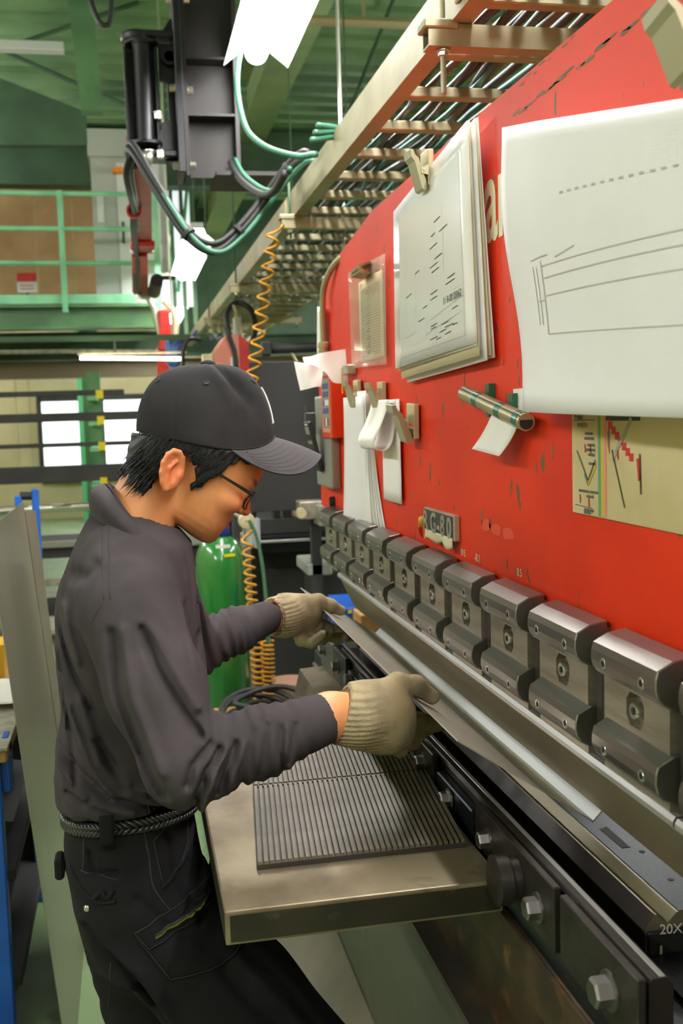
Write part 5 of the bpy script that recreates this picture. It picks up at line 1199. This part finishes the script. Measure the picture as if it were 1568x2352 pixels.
# ---- hair
CX, CY = .119, 1.685; ca_, cb_ = .1075, .083
HP = [(-.12, .06), (.058, .06), (.056, .038), (.036, .027), (.024, .012), (.018, -.006), (.014, -.026), (.007, -.042), (.000, -.030), (-.006, -.012), (-.018, -.002), (-.044, .002), (-.056, -.014), (-.056, -.040), (-.048, -.060), (-.042, -.078), (-.050, -.090), (-.062, -.082), (-.080, -.078), (-.112, -.05)]
def hair_sdf(X):
    f, s, u = hl(X)
    d = smin(head_sdf(X, False), s_ell((f, s, u), (-.040, 0, -.018), (.054, .060, .062)), .02)-.0085
    st = .0009*np.sin(260*f+50*u+4*np.sin(40*u+25*s))*np.sin(95*s+130*f)+.0007*np.sin(620*f-120*u+30*s)
    d = d+st
    p = poly2(f+.004*np.sin(300*u+90*f), u+.003*np.sin(260*f), HP)
    cx = (X[0]-CX)/ca_; top = 1.4885-.222*(X[0]-CX)+.0295*np.clip(cx, 0, 1)**3-.0035
    return np.maximum(np.maximum(d, p), X[2]-top)
hm = surface(hair_sdf, (-.05, 1.57, 1.39), (.20, 1.80, 1.56), .0021)
hair = obj('hair', hm, 'hair', pr, True)
rr = random.Random(21); bm = BM()
def hair_surf(f, u, sg_=-1):
    lo_, hi_ = 0.0, .11
    for _ in range(22):
        m = (lo_+hi_)/2; p = hw(f, m*sg_, u); X = [np.array([v], np.float32) for v in p]
        ff, s2, uu = hl(X); d = smin(head_sdf(X, False), s_ell((ff, s2, uu), (-.040, 0, -.018), (.054, .060, .062)), .02)-.0075
        if d[0] < 0: lo_ = m
        else: hi_ = m
    return lo_
for i in range(1040):
    t = rr.random(); i = i//2
    if i < 200: f0, u0, L_, dv = -.048-.045*t, -.070+.10*rr.random()+.0*t, .030, (-.15, -.05, -1)       # nape and back
    elif i < 330: f0, u0, L_, dv = .030-.024*t, .020-.040*t+.008*rr.random(), .020, (-.30+.25*t, 0, -1)    # temple and sideburn
    elif i < 450: f0, u0, L_, dv = -.048+.070*t, .008+.014*rr.random(), .020, (-.25, 0, -1)
    else: f0, u0, L_, dv = -.066+.020*t, -.066-.012*rr.random(), .018, (.05, 0, -1)
    sg_ = -1 if rr.random() < .8 else 1
    s0 = hair_surf(f0, u0, sg_); a = hw(f0, s0*sg_, u0); dd = FW*(dv[0]+rr.uniform(-.22, .22))+SD*rr.uniform(-.10, .10)+UP*dv[2]; dd = dd/np.linalg.norm(dd)
    L_ *= rr.uniform(.6, 1.15); b = a+dd*L_
    q = [np.array([v], np.float32) for v in b]; ff, s2, uu = hl(q); s1 = hair_surf(float(ff[0]), float(uu[0]), sg_); b = hw(float(ff[0]), (s1+.001)*sg_ if s1 > .004 else float(s2[0]), float(uu[0]))
    a2 = a+SD*sg_*.001; m = (a2+b)/2+SD*sg_*.0022
    tube(bm, [a2, m, b], [.0011, .0010, .0002], 4, cap=False)
o = obj('hair_strands', bm, 'hair', hair, True); o['kind'] = 'stuff'
# ---- cap
cp_ = bpy.data.objects.new('cap', None); COL.objects.link(cp_); cp_.parent = pr
CX, CY = .119, 1.685; ca_, cb_ = .1075, .083; AP = np.array([.124, 1.685, 1.612])
def ring(th):
    c, s = math.cos(th), math.sin(th)
    x = CX+ca_*c+.0*s; y = CY+cb_*s+.012*c
    z = 1.4885-.222*(x-CX)+.0295*max(0, c)**3-.004*(1-c*c)
    if c < 0: z += .012*c*c*0
    return np.array([x, y, z])
def crown(th, t, off=0.0):
    B = ring(th); ph = t*PI/2; h = math.cos(ph)**.62; v = math.sin(ph)**1.08
    p = np.array([AP[0]+(B[0]-AP[0])*h, AP[1]+(B[1]-AP[1])*h, B[2]+(AP[2]-B[2])*v])
    # gentle slump of the cloth: dent behind the front seam on the near side
    sk_ = 0
    for th0 in (PI/3*k+PI/6*0 for k in range(6)): sk_ += -.0013*math.exp(-(((th-th0+PI) % (2*PI)-PI)/.022)**2)
    dent = -.0105*math.exp(-((((th+.95+.85*(t-.5))+PI) % (2*PI)-PI)/.125)**2-((t-.55)/.25)**2)+.0050*math.exp(-((((th+1.27+.8*(t-.5))+PI) % (2*PI)-PI)/.15)**2-((t-.5)/.3)**2)
    bulge = .006*math.exp(-((((th+.62)+PI) % (2*PI)-PI)/.32)**2-((t-.45)/.3)**2)+.004*math.exp(-((((th+2.2)+PI) % (2*PI)-PI)/.6)**2-((t-.4)/.3)**2)
    n = np.array([math.cos(th)*h, math.sin(th)*h, v*.8+.05]); n /= np.linalg.norm(n)
    return p+n*(sk_+dent+bulge+off)
bm = BM(); NU, NV = 144, 40
V = [[bm.verts.new(crown(2*PI*i/NU, j/NV*.985)) for j in range(NV+1)] for i in range(NU)]
for i in range(NU):
    for j in range(NV): bm.faces.new((V[i][j], V[(i+1) % NU][j], V[(i+1) % NU][j+1], V[i][j+1]))
bm.faces.new([V[i][NV] for i in range(NU)])
I2 = [[bm.verts.new(np.array(V[i][0].co)*1+np.array([0, 0, -.0])+(np.array([CX, CY, 1.50])-np.array(V[i][0].co))*.03) for i in range(NU)], [bm.verts.new(np.array(V[i][0].co)+(np.array([CX, CY, 1.60])-np.array(V[i][0].co))*.25) for i in range(NU)]]
for i in range(NU):
    j = (i+1) % NU; bm.faces.new((V[i][0], I2[0][i], I2[0][j], V[j][0])); bm.faces.new((I2[0][i], I2[1][i], I2[1][j], I2[0][j]))
bmesh.ops.recalc_face_normals(bm, faces=bm.faces[:])
obj('crown', bm, 'cap', cp_, True)
bm = BM(); bmesh.ops.create_uvsphere(bm, u_segments=16, v_segments=10, radius=.0125, matrix=Matrix.Translation(AP+np.array([.002, 0, .0]))@Matrix.Diagonal((1, 1, .55, 1))); obj('top_button', bm, 'cap', cp_, True)
for th in (-.55, -1.60, -2.65, .55, 1.6, 2.65):
    c = Vector(crown(th, .56, .0005)); n = (Vector(crown(th, .56, .01))-c).normalized(); a = n.cross(Vector((0, 0, 1))).normalized(); b = n.cross(a)
    bm = BM(); tube(bm, [c+(a*math.cos(k*PI/6)+b*math.sin(k*PI/6))*.0036 for k in range(12)], .0013, 6, closed=True); obj('eyelet', bm, 'stitch', cp_, True)
    bm = BM(); tube(bm, [c-n*.001, c+n*.0004], .0022, 10); obj('eyelet_hole', bm, 'black_matte', cp_)
BW = 1.28
def brim(u, v):
    th = (2*u-1)*BW; q = abs(2*u-1); B = crown(th, .012, .001); e = (.074*(1-q**3.4)+.001)*v
    dz = -.28-.80*q**1.7
    return B+np.array([e*(1-.1*q), e*.28*(2*u-1), e*dz-.010*(v*v)*(1-q)])
bm = BM(); grid(bm, lambda u, v: brim(u, v), 48, 12, .0032); obj('brim', bm, 'brim', cp_, 50)
for k in range(6):
    v0 = .22+.13*k; bm = BM(); tube(bm, [Vector(brim(.06+.88*i/40, v0))+Vector((0, 0, .0001)) for i in range(41)], .0004, 4); obj('stitch_line', bm, 'stitch', cp_)
bm = BM(); tube(bm, [Vector(crown(-1.3+2.6*i/30, .02, .001)) for i in range(31)], .0013, 6); obj('brim_seam', bm, 'cap', cp_)
def emb(pts):
    bm = BM(); L = [Vector(crown(th, t, .0012)) for th, t in pts]
    tube(bm, L, .0020, 6); obj('emblem', bm, 'white_thread', cp_)
emb([(-.17, .16), (-.165, .24), (-.16, .32), (-.155, .40), (-.15, .475)]); emb([(-.23, .48), (-.17, .48), (-.09, .478)]); emb([(-.23, .155), (-.17, .155), (-.10, .155)])
# ---- glasses
gl = bpy.data.objects.new('glasses', None); COL.objects.link(gl); gl.parent = pr
for sg_ in (-1, 1):
    bm = BM(); pts = [hw(.090, sg_*.061, .001), hw(.080, sg_*.0685, .001), hw(.045, sg_*.073, .000), hw(.012, sg_*.0765, -.001), hw(-.020, sg_*.0775, -.003)]
    L = [Vector(p) for p in pts]; tube(bm, L, [.0026, .0028, .0022, .0020, .0016], 6); obj('temple', bm, 'frame_black', gl)
    cc = (.0985, .034*sg_, -.006)
    P = [hw(cc[0]-.35*abs(.026*math.cos(a))*(1 if math.cos(a)*sg_ > 0 else .1), cc[1]+.026*math.copysign(abs(math.cos(a))**.7, math.cos(a)), cc[2]+.0155*math.copysign(abs(math.sin(a))**.75, math.sin(a))) for a in [2*PI*k/28 for k in range(28)]]
    bm = BM(); tube(bm, P, .0012, 6, closed=True); obj('rim', bm, 'frame_black', gl, True)
    bm = BM(); bm.faces.new([bm.verts.new(p) for p in P]); obj('lens', bm, 'lens', gl)
bm = BM(); tube(bm, [Vector(hw(.0985, -.009, .001)), Vector(hw(.1035, 0, .003)), Vector(hw(.0985, .009, .001))], .0012, 6); obj('bridge', bm, 'frame_black', gl)
# ---- polo shirt
KT = 1.0244
kx = lambda x: x*KT
kz = lambda z: 1.53-(1.53-z)*KT
Zs = [.900, .915, .945, .995, 1.035, 1.081, 1.142, 1.203, 1.249, 1.295, 1.34, 1.375, 1.40]
XB = [-.112, -.124, -.133, -.137, -.131, -.122, -.121, -.123, -.121, -.110, -.090, -.072, -.055]
XF = [.068, .072, .088, .098, .106, .104, .100, .096, .092, .089, .087, .060, .045]
YH = [.132, .140, .152, .152, .150, .152, .160, .176, .188, .182, .130, .080, .055]
Zs_, XB_, XF_ = [kz(z) for z in Zs], [kx(v) for v in XB], [kx(v) for v in XF]
SHs = (-.010, 1.520, 1.262)
# folds: (polyline in x,z on the near side, width, depth) ; negative depth is a groove
TF = [([(-.125, 1.045), (-.05, .985), (.03, .955)], .007, -.0075), ([(-.13, 1.03), (-.085, .985), (-.02, .965)], .008, .0055), ([(-.105, 1.12), (-.075, 1.03), (-.045, .985)], .006, .0055), ([(-.085, 1.13), (-.062, 1.04), (-.02, .995), (.04, .985)], .010, .0075),
      ([(-.065, 1.07), (-.03, 1.0), (.03, .975)], .009, -.008), ([(-.118, 1.16), (-.104, 1.06), (-.10, 1.0)], .005, -.004), ([(-.122, 1.20), (-.112, 1.08)], .005, .003), ([(-.118, 1.25), (-.095, 1.17), (-.07, 1.12)], .006, -.006), ([(-.105, 1.27), (-.085, 1.19)], .006, .004),
      ([(-.115, .985), (-.09, .975), (-.08, .985)], .005, -.005), ([(.09, 1.20), (.075, 1.14), (.085, 1.08)], .008, -.006), ([(.06, 1.25), (.075, 1.17), (.095, 1.09)], .007, .005), ([(-.05, 1.34), (.01, 1.30), (.06, 1.27)], .010, .004), ([(-.09, 1.31), (-.03, 1.31), (.03, 1.27)], .010, -.004)]
AF = [([(.004, 1.25), (.022, 1.20), (.050, 1.15), (.073, 1.115)], .0065, -.0085), ([(.020, 1.25), (.045, 1.20), (.072, 1.15)], .007, .005), ([(-.035, 1.245), (-.030, 1.17), (-.002, 1.09), (.022, 1.045)], .008, -.0075), ([(-.020, 1.25), (-.012, 1.17), (.02, 1.08)], .009, .0055),
      ([(.085, 1.105), (.060, 1.085), (.052, 1.06)], .006, -.0065), ([(.098, 1.098), (.076, 1.072), (.062, 1.04), (.064, 1.02)], .005, -.0075), ([(.106, 1.10), (.09, 1.075), (.078, 1.045), (.070, 1.015)], .005, .006), ([(.120, 1.10), (.105, 1.07), (.092, 1.035)], .005, -.006), ([(.13, 1.10), (.115, 1.065), (.105, 1.03)], .005, .004), ([(.075, 1.06), (.066, 1.03), (.058, 1.015)], .005, -.005),
      ([(.145, 1.11), (.134, 1.07), (.127, 1.03)], .005, -.0035), ([(.165, 1.115), (.155, 1.08), (.150, 1.05)], .0045, -.003), ([(.183, 1.11), (.178, 1.08), (.183, 1.05)], .005, -.004), ([(.19, 1.11), (.187, 1.08), (.192, 1.05)], .004, .003), ([(.205, 1.11), (.196, 1.085), (.190, 1.06)], .004, -.003)]
def folds(X, F, fade):
    d = 0
    for pts, w_, a in F: d = d-a*1.5*np.exp(-(dline2(X[0], X[2], pts)/(w_*.85))**2)
    return d*fade
def shirt_sdf(X):
    x, y, z = X
    tor = s_loft(z, x, y, Zs_, XB_, XF_, YH, 2.25, PY)
    tor = smax(tor, smax(.938+.10*(PY-y)+.07*x-z, z-kz(1.395), .006), .016)
    tor = smin(tor, s_cap(X, (-.018, 1.60, 1.318), (-.012, 1.53, 1.282), .050, .052), .035)
    tor = smin(tor, s_cap(X, (-.010, 1.76, 1.318), (.0, 1.84, 1.282), .050, .052), .035)
    tor = tor+folds(X, TF, np.clip((1.66-y)/.06, 0, 1))
    tor = tor+.0018*np.sin(55*z+30*x+8*np.sin(18*y))*np.sin(24*x+31*y)
    near = s_chain(X, [SHs, (.020, 1.455, 1.165), ELN], [.073, .066, .0535], .02)
    fo = s_chain(X, [ELN, (.16, 1.432, 1.083), WRN], [.0535, .0475, .0345], .015)
    near = smin(near, fo, .022)+folds(X, AF, np.clip((1.50-y)/.05, 0, 1))
    t = (x-.05)/.21
    near = near+np.where((t > .05) & (t < .86), .0016*np.sin(64*t+40*(z-1.07)+1.5*np.sin(30*y)), 0)
    cuff = s_cap(X, (.222, 1.4525, 1.0935), (.264, 1.466, 1.1005), .0385, .0345); near = smin(near, cuff, .003)
    cd_ = (x-.256)*.945+(z-1.102)*.18+(y-1.468)*.27; near = smax(near, cd_, .002)
    near = smax(near, -s_cap(X, (.245, 1.459, 1.098), (.30, 1.477, 1.107), .0265), .004)
    d = smin(tor, near, .009)
    far = s_chain(X, [SHF, ELF, (.19, 2.105, 1.104), WRF], [.072, .052, .044, .0350], .02)
    tf = (x-.10)/.17
    far = far+np.where((tf > -.1) & (tf < .85), .0028*np.sin(52*tf+70*(z-1.1)+1.2*np.sin(40*y))*np.clip((.9-tf)*2, 0, 1), 0)
    cd2 = (x-.272)*.62+(y-2.205)*.78+(z-1.11)*.08; far = smax(far, cd2, .002)
    d = smin(d, far, .012)
    neckhole = s_cap(X, (.035, 1.685, 1.425), (-.012, 1.677, 1.332), .060, .064)
    return smax(d, -neckhole, .004)
ms = surface(shirt_sdf, (-.17, 1.31, .88), (.30, 2.26, 1.42), .0036)
shirt = obj('shirt', ms, 'shirt', pr, True)
# collar: stand and fallen leaf around the neck, near side points then mirrored
CT = [(-.040, 1.68, 1.434), (-.030, 1.630, 1.424), (-.004, 1.612, 1.388), (.028, 1.612, 1.357), (.050, 1.628, 1.334), (.066, 1.650, 1.312)]
CB = [(-.066, 1.68, 1.386), (-.050, 1.612, 1.380), (.000, 1.570, 1.344), (.026, 1.572, 1.312), (.048, 1.598, 1.298), (.068, 1.640, 1.300)]
mir = lambda P: [(x, 2*PY-y, z) for x, y, z in P[:0:-1]]
CTs, CBs = spline(mir(CT)+CT, 8), spline(mir(CB)+CB, 8)
def coll(u, v):
    k = min(int(round(u*(len(CTs)-1))), len(CTs)-1); a, b = CTs[k], CBs[k]
    out = Vector((a.x-.02, a.y-PY, 0)); out = out.normalized() if out.length > 1e-6 else out
    return a.lerp(b, v)+(out*.011+Vector((0, 0, .010)))*math.sin(PI*min(1, v*1.1))+Vector((0, 0, -.0005))
bm = BM(); grid(bm, coll, len(CTs)-1, 10, .0030); obj('collar', bm, 'shirt', shirt, True)
def stand(u, v):
    k = min(int(round(u*(len(CTs)-1))), len(CTs)-1); a = CTs[k]; c = Vector((.02, PY, a.z))
    return a+Vector((0, 0, -.040))*v+(c-a)*(.06-.1*v)
bm = BM(); grid(bm, stand, len(CTs)-1, 4, .002); obj('collar_stand', bm, 'shirt', shirt, True)
def drop_y(x, z, fn, y0=1.30, y1=1.75):
    """first hit of the near surface walking away from the viewer side"""
    ys = np.arange(y0, y1, .0015, dtype=np.float32); X = [np.full_like(ys, x), ys, np.full_like(ys, z)]; d = fn(X); k = np.argmax(d < 0) if (d < 0).any() else np.argmin(d); return float(ys[k])
for dx in (-.0045, .0045):
    pts = []
    for i in range(13):
        t = i/12; x = -.040+.001*t+dx; z = 1.378-.090*t; pts.append((x, drop_y(x, z, shirt_sdf)-.0004, z))
    bm = BM(); tube(bm, pts, .0013, 5); obj('yoke_seam', bm, 'shirt', shirt, True)
pts = [(x, drop_y(x, z, shirt_sdf)-.0003, z) for x, z in [(-.0405, 1.288), (-.052, 1.275), (-.062, 1.255), (-.070, 1.225)]]
obj('armhole_seam', tube(BM(), spline(pts, 4), .0012, 5), 'shirt', shirt, True)
pts = [(x, drop_y(x, z, shirt_sdf)-.0003, z) for x, z in [(-.004, 1.03), (-.003, 1.0), (.002, .97), (.004, .955)]]
obj('side_seam', tube(BM(), spline(pts, 4), .0010, 5), 'shirt', shirt, True)
obj('button_placket', tube(BM(), [(.073, 1.60, 1.30), (.092, 1.62, 1.25)], .004, 6), 'shirt', shirt)
# ---- trousers
Zt = [.56, .62, .684, .733, .781, .824, .852, .886, .925, .95]
TB = [-.10, -.10, -.105, -.108, -.112, -.124, -.130, -.129, -.123, -.121]
TFr = [.05, .06, .080, .088, .088, .084, .080, .076, .070, .068]
TH = [.13, .14, .15, .155, .155, .153, .150, .146, .141, .139]
PF = [([(-.10, .80), (-.02, .73), (.02, .66), (.06, .58)], .012, .006), ([(-.095, .795), (-.03, .72), (.0, .655)], .008, -.008), ([(.03, .92), (.04, .86), (.07, .80)], .006, -.004), ([(.085, .90), (.088, .84), (.06, .81)], .008, .006), ([(.10, .88), (.095, .83), (.07, .795)], .006, -.005), ([(.12, .74), (.19, .66), (.25, .56)], .010, .005), ([(.10, .72), (.17, .64), (.22, .56)], .010, -.005), ([(-.085, .90), (-.08, .87), (-.045, .875)], .005, -.005), ([(-.02, .84), (.03, .79), (.09, .77)], .008, -.004), ([(-.02, .70), (.03, .62), (.07, .56)], .007, -.005)]
def trou_sdf(X):
    x, y, z = X
    d = s_loft(z, x, y, Zt, TB, TFr, TH, 2.4, PY); d = smax(d, smax(.70-z, z-(.947+.10*(PY-y)+.07*x), .004), .008)
    nl = s_chain(X, [(-.012, 1.605, .80), (.12, 1.575, .635), KNN, (.04, 1.56, .10)], [.098, .098, .086, .075], .03)
    fl = s_chain(X, [(-.015, 1.765, .80), (-.012, 1.785, .62), KNF, (-.075, 1.81, .10)], [.094, .088, .078, .07], .03)
    d = smin(smin(d, fl, .02), nl, .025)
    d = d+folds(X, PF, np.clip((1.64-y)/.06, 0, 1))
    d = d+.0016*np.sin(60*z+45*x+6*np.sin(25*y))*np.sin(30*x-20*z+20*y)*np.clip((.9-z)*8, 0, 1)
    kn = .0035*np.sin(95*z+20*x)*np.exp(-((z-.47)/.1)**2); d = d+kn
    d = np.maximum(d, .095-z)
    # far leg, wrinkled
    return d
mt_ = surface(trou_sdf, (-.20, 1.44, .08), (.38, 1.92, .945), .005)
tr_ = obj('trousers', mt_, 'trouser', pr, True)
def patch(name, poly, mat, parent, fn, off=.0016, n=26, thick=.0022):
    """cloth patch laid on the near surface inside a polygon in x,z"""
    bm = BM(); xs = [p[0] for p in poly]; zs = [p[1] for p in poly]
    c = Vector((sum(xs)/len(xs), sum(zs)/len(zs))); per = []
    P = [Vector(p) for p in poly]
    for a, b in zip(P, P[1:]+P[:1]):
        k = max(2, int((b-a).length/.008))
        for i in range(k): per.append(a.lerp(b, i/k))
    rings = []
    for j in range(7):
        t = 1-j/7; rings.append([c.lerp(p, t) for p in per])
    Vv = [[bm.verts.new((p.x, drop_y(p.x, p.y, fn)-off, p.y)) for p in r] for r in rings]
    m = len(per); fs = []
    for A, B in zip(Vv, Vv[1:]):
        for k in range(m): fs.append(bm.faces.new((A[k], A[(k+1) % m], B[(k+1) % m], B[k])))
    fs.append(bm.faces.new(Vv[-1])); bmesh.ops.recalc_face_normals(bm, faces=fs)
    if sum(f.normal.y for f in fs) > 0: bmesh.ops.reverse_faces(bm, faces=fs)
    bmesh.ops.solidify(bm, geom=fs, thickness=thick)
    o = obj(name, bm, mat, parent, True)
    # stitched edge
    bm2 = BM(); tube(bm2, [(p.x, drop_y(p.x, p.y, fn)-off-.0012, p.y) for p in [c.lerp(q, .955) for q in per]], .0007, 4, closed=True); obj('stitching', bm2, 'stitch', o)
    return o
def strip(name, pts, r, mat, parent, fn, off=.001, sg_=5):
    P = spline([(a, 0, b) for a, b in pts], 6); L = [(p.x, drop_y(p.x, p.z, fn)-off, p.z) for p in P]
    return obj(name, tube(BM(), L, r, sg_), mat, parent, True)
pk = patch('cargo_pocket', [(-.028, .79), (.020, .812), (.095, .835), (.125, .80), (.155, .762), (.10, .735), (.02, .722)], 'trouser', tr_, trou_sdf, .003)
fl_ = patch('pocket_flap', [(-.028, .796), (.016, .818), (.096, .845), (.104, .815), (.03, .79), (-.008, .770)], 'trouser', pk, trou_sdf, .0055)
zp = [(.004, .7905), (.03, .802), (.055, .811), (.085, .824)]
strip('zipper_tape', zp, .0042, 'black_matte', pk, trou_sdf, .006)
P = spline([(a, 0, b) for a, b in zp], 16); bmz = BM()
for p in P: box(bmz, p.x-.0006, p.x+.0006, drop_y(p.x, p.z, trou_sdf)-.0125, drop_y(p.x, p.z, trou_sdf)-.009, p.z-.0018, p.z+.0018)
zt_ = obj('zipper_teeth', bmz, M('brass', srgb(150, 132, 84), .3, metal=.9), pk); zt_['kind'] = 'stuff'
sp = patch('slant_pocket', [(.006, .915), (.050, .945), (.062, .925), (.060, .89), (.045, .868), (.018, .852), (.012, .88)], 'trouser', tr_, trou_sdf, .001)
strip('pocket_welt', [(.052, .948), (.068, .925), (.066, .895), (.045, .868), (.016, .850)], .0034, 'trouser', tr_, trou_sdf, .001)
strip('side_seam', [(-.006, .935), (.0, .89), (.004, .855), (.028, .815), (.036, .80)], .0012, 'stitch', tr_, trou_sdf, .0004)
strip('back_seam', [(-.092, .93), (-.094, .90), (-.096, .875)], .0011, 'stitch', tr_, trou_sdf, .0004)
strip('yoke_stitch', [(-.10, .872), (-.07, .869), (-.045, .867)], .0009, 'stitch', tr_, trou_sdf, .0004)
strip('back_pocket', [(-.118, .870), (-.098, .845), (-.075, .835), (-.05, .840)], .0036, 'trouser', tr_, trou_sdf, .001)
strip('pocket_crumple', [(-.082, .838), (-.07, .85), (-.063, .842), (-.052, .854)], .0045, 'trouser', tr_, trou_sdf, .001)
strip('leg_seam', [(-.062, .74), (-.066, .70), (-.072, .62), (-.078, .56)], .0010, 'stitch', tr_, trou_sdf, .0004)
bm = BM()
def S(u, v): z = .966-.056*v; return (-.0675+.021*u-.002*v, min(drop_y(-.057, z, trou_sdf)-.002, 1.5275 if z > .922 else 9)-.003*(z > .922), z)
grid(bm, S, 3, 12, .0028); lp_ = obj('belt_loop', bm, 'trouser', tr_, True)
obj('stitching', tube(BM(), [S(.02+.96*i/6, .95) for i in range(7)], .0010, 4), 'stitch', lp_)
bm = BM(); x, z = -.092, .822; y = drop_y(x, z, trou_sdf); lathe(bm, [(.002, y-.003), (.0045, y-.0028), (.0052, y-.001), (.0052, y+.003)], (x, 0, z), 'y', 14); obj('snap_button', bm, 'zinc', tr_, True)
bm = BM(); box(bm, -.142, -.128, 1.62, 1.66, .835, .868, .004); obj('tool_loop', bm, 'trouser', tr_)
# ---- braided belt
bt = bpy.data.objects.new('belt', None); COL.objects.link(bt); bt.parent = pr
def belt_pt(a, dz=0, off=0):
    c, s = math.cos(a), math.sin(a); e = 2/2.4
    return Vector((-.0225+(.103+off)*math.copysign(abs(c)**e, c), PY+(.1425+off)*math.copysign(abs(s)**e, s), .926-.10*.1425*s+.07*.103*c+dz))
obj('belt_band', tube(BM(), [belt_pt(2*PI*k/72, 0, -.004) for k in range(72)], .006, 6, closed=True), 'belt', bt, True)
bm = BM()
for k in range(96):
    a = 2*PI*k/96; da = 2*PI/96
    for sg_ in (-1, 1):
        A = belt_pt(a-da*.9, sg_*.0105, .001); B = belt_pt(a+da*.2, sg_*.005, .0045); D = belt_pt(a+da*1.1, -sg_*.0012, .003); tube(bm, [A, B, D], [.0022, .0036, .0020], 6)
o = obj('braid', bm, 'belt', bt, True); o['kind'] = 'stuff'
# ---- gloves
def glove(name, fn, lo, hi, ringpts):
    me = surface(fn, lo, hi, .0019); o = obj(name, me, 'glove', pr, True)
    obj('cuff_overlock', tube(BM(), ringpts, .0033, 6, closed=True), 'glove_cuff', o, True); return o
def ribs(X, ox, axis, amp, x0, x1):
    m = np.clip((x1-X[0])/(x1-x0), 0, 1)
    return amp*m*np.sin(2*PI*(X[2]+.22*np.abs(X[1]-ox))/.0078)
def gl_near(X):
    x, y, z = X
    d = s_chain(X, [(.280, 1.472, 1.098), (.310, 1.474, 1.096), (.345, 1.476, 1.090)], [.0375, .041, .030], .03)
    d = smin(d, s_ell(X, (.338, 1.476, 1.091), (.054, .031, .050)), .02)
    d = smin(d, s_ell(X, (.352, 1.487, 1.062), (.038, .030, .030)), .02)                      # curled little fingers side
    d = smin(d, s_chain(X, [(.335, 1.474, 1.118), (.368, 1.486, 1.134), (.398, 1.496, 1.126), (.424, 1.503, 1.1055)], [.022, .0155, .0145, .0115], .010), .012)
    for pts, r in (([(.365, 1.474, 1.088), (.402, 1.503, 1.070), (.436, 1.535, 1.055), (.452, 1.548, 1.048)], .0125), ([(.368, 1.478, 1.072), (.404, 1.515, 1.050), (.430, 1.552, 1.046), (.442, 1.570, 1.046)], .0125),
                   ([(.364, 1.480, 1.056), (.396, 1.521, 1.035), (.410, 1.556, 1.036), (.408, 1.574, 1.044)], .0120), ([(.352, 1.482, 1.045), (.378, 1.522, 1.024), (.388, 1.550, 1.028), (.384, 1.566, 1.038)], .0108)):
        d = smin(d, s_chain(X, pts, [r*1.15, r*1.05, r, r*.8], .006), .005)
    d = d+ribs(X, 1.475, 0, .0013, .285, .345)
    d = d+.0016*np.exp(-(((z-1.075)+.35*(x-.33))/.0045)**2)*np.clip((x-.29)/.03, 0, 1)*np.clip((.36-x)/.03, 0, 1)
    d = smax(d, (.279-x)*.9+(z-1.10)*.32, .003)
    return smax(d, -s_cap(X, (.25, 1.462, 1.099), (.296, 1.473, 1.098), .0315), .003)
rp_ = [(.281+.0133*math.sin(a), 1.4715+.0365*math.cos(a), 1.098+.0375*math.sin(a)) for a in [2*PI*k/40 for k in range(40)]]
glove('glove', gl_near, (.265, 1.41, 1.0), (.475, 1.60, 1.165), rp_)
def gl_far(X):
    x, y, z = X
    d = s_chain(X, [(.283, 2.215, 1.105), (.312, 2.235, 1.103), (.345, 2.25, 1.098)], [.0385, .0405, .030], .03)
    d = smin(d, s_ell(X, (.345, 2.252, 1.102), (.050, .030, .040)), .02)
    d = smin(d, s_chain(X, [(.350, 2.245, 1.122), (.385, 2.252, 1.126), (.412, 2.260, 1.113), (.437, 2.268, 1.0995)], [.020, .0155, .0145, .0115], .010), .012)
    for pts, r in (([(.368, 2.256, 1.088), (.402, 2.262, 1.066), (.436, 2.255, 1.052), (.455, 2.245, 1.044)], .0125), ([(.362, 2.254, 1.075), (.395, 2.262, 1.050), (.425, 2.250, 1.043), (.440, 2.236, 1.045)], .0125),
                   ([(.350, 2.250, 1.066), (.368, 2.250, 1.040), (.388, 2.232, 1.046), (.402, 2.216, 1.066)], .0120), ([(.335, 2.243, 1.066), (.342, 2.238, 1.045), (.362, 2.218, 1.042), (.385, 2.203, 1.063)], .0112)):
        d = smin(d, s_chain(X, pts, [r*1.15, r*1.05, r, r*.85], .005), .0045)
    d = d+ribs(X, 2.23, 0, .0014, .292, .36)
    d = smax(d, (.279-x)*.8+(2.212-y)*.6, .003)
    return smax(d, -s_cap(X, (.255, 2.195, 1.107), (.30, 2.226, 1.104), .0315), .003)
rp_ = [(.2805-.030*math.cos(a)*.6, 2.2135+.0375*math.cos(a)*.8, 1.105+.0385*math.sin(a)) for a in [2*PI*k/40 for k in range(40)]]
glove('glove', gl_far, (.24, 2.14, 1.005), (.475, 2.31, 1.165), rp_)
# ---- shoes
for (x, y) in ((.03, 1.56), (-.075, 1.81)):
    def sh(X, x=x, y=y):
        d = s_chain(X, [(x-.03, y, .055), (x+.10, y, .045), (x+.17, y, .038)], [.045, .042, .034], .03); d = smin(d, s_cap(X, (x, y, .06), (x, y, .13), .045, .043), .03)
        return smax(d, .0-X[2]+.001, .004)
    o = obj('shoe', surface(sh, (x-.1, y-.07, -.01), (x+.24, y+.07, .2), .008), 'black_matte', pr, True)
    obj('sole', prism(BM(), [(x-.08, .0), (x+.2, .0), (x+.205, .018), (x-.085, .018)], y-.042, y+.042), 'dark_grey', o)
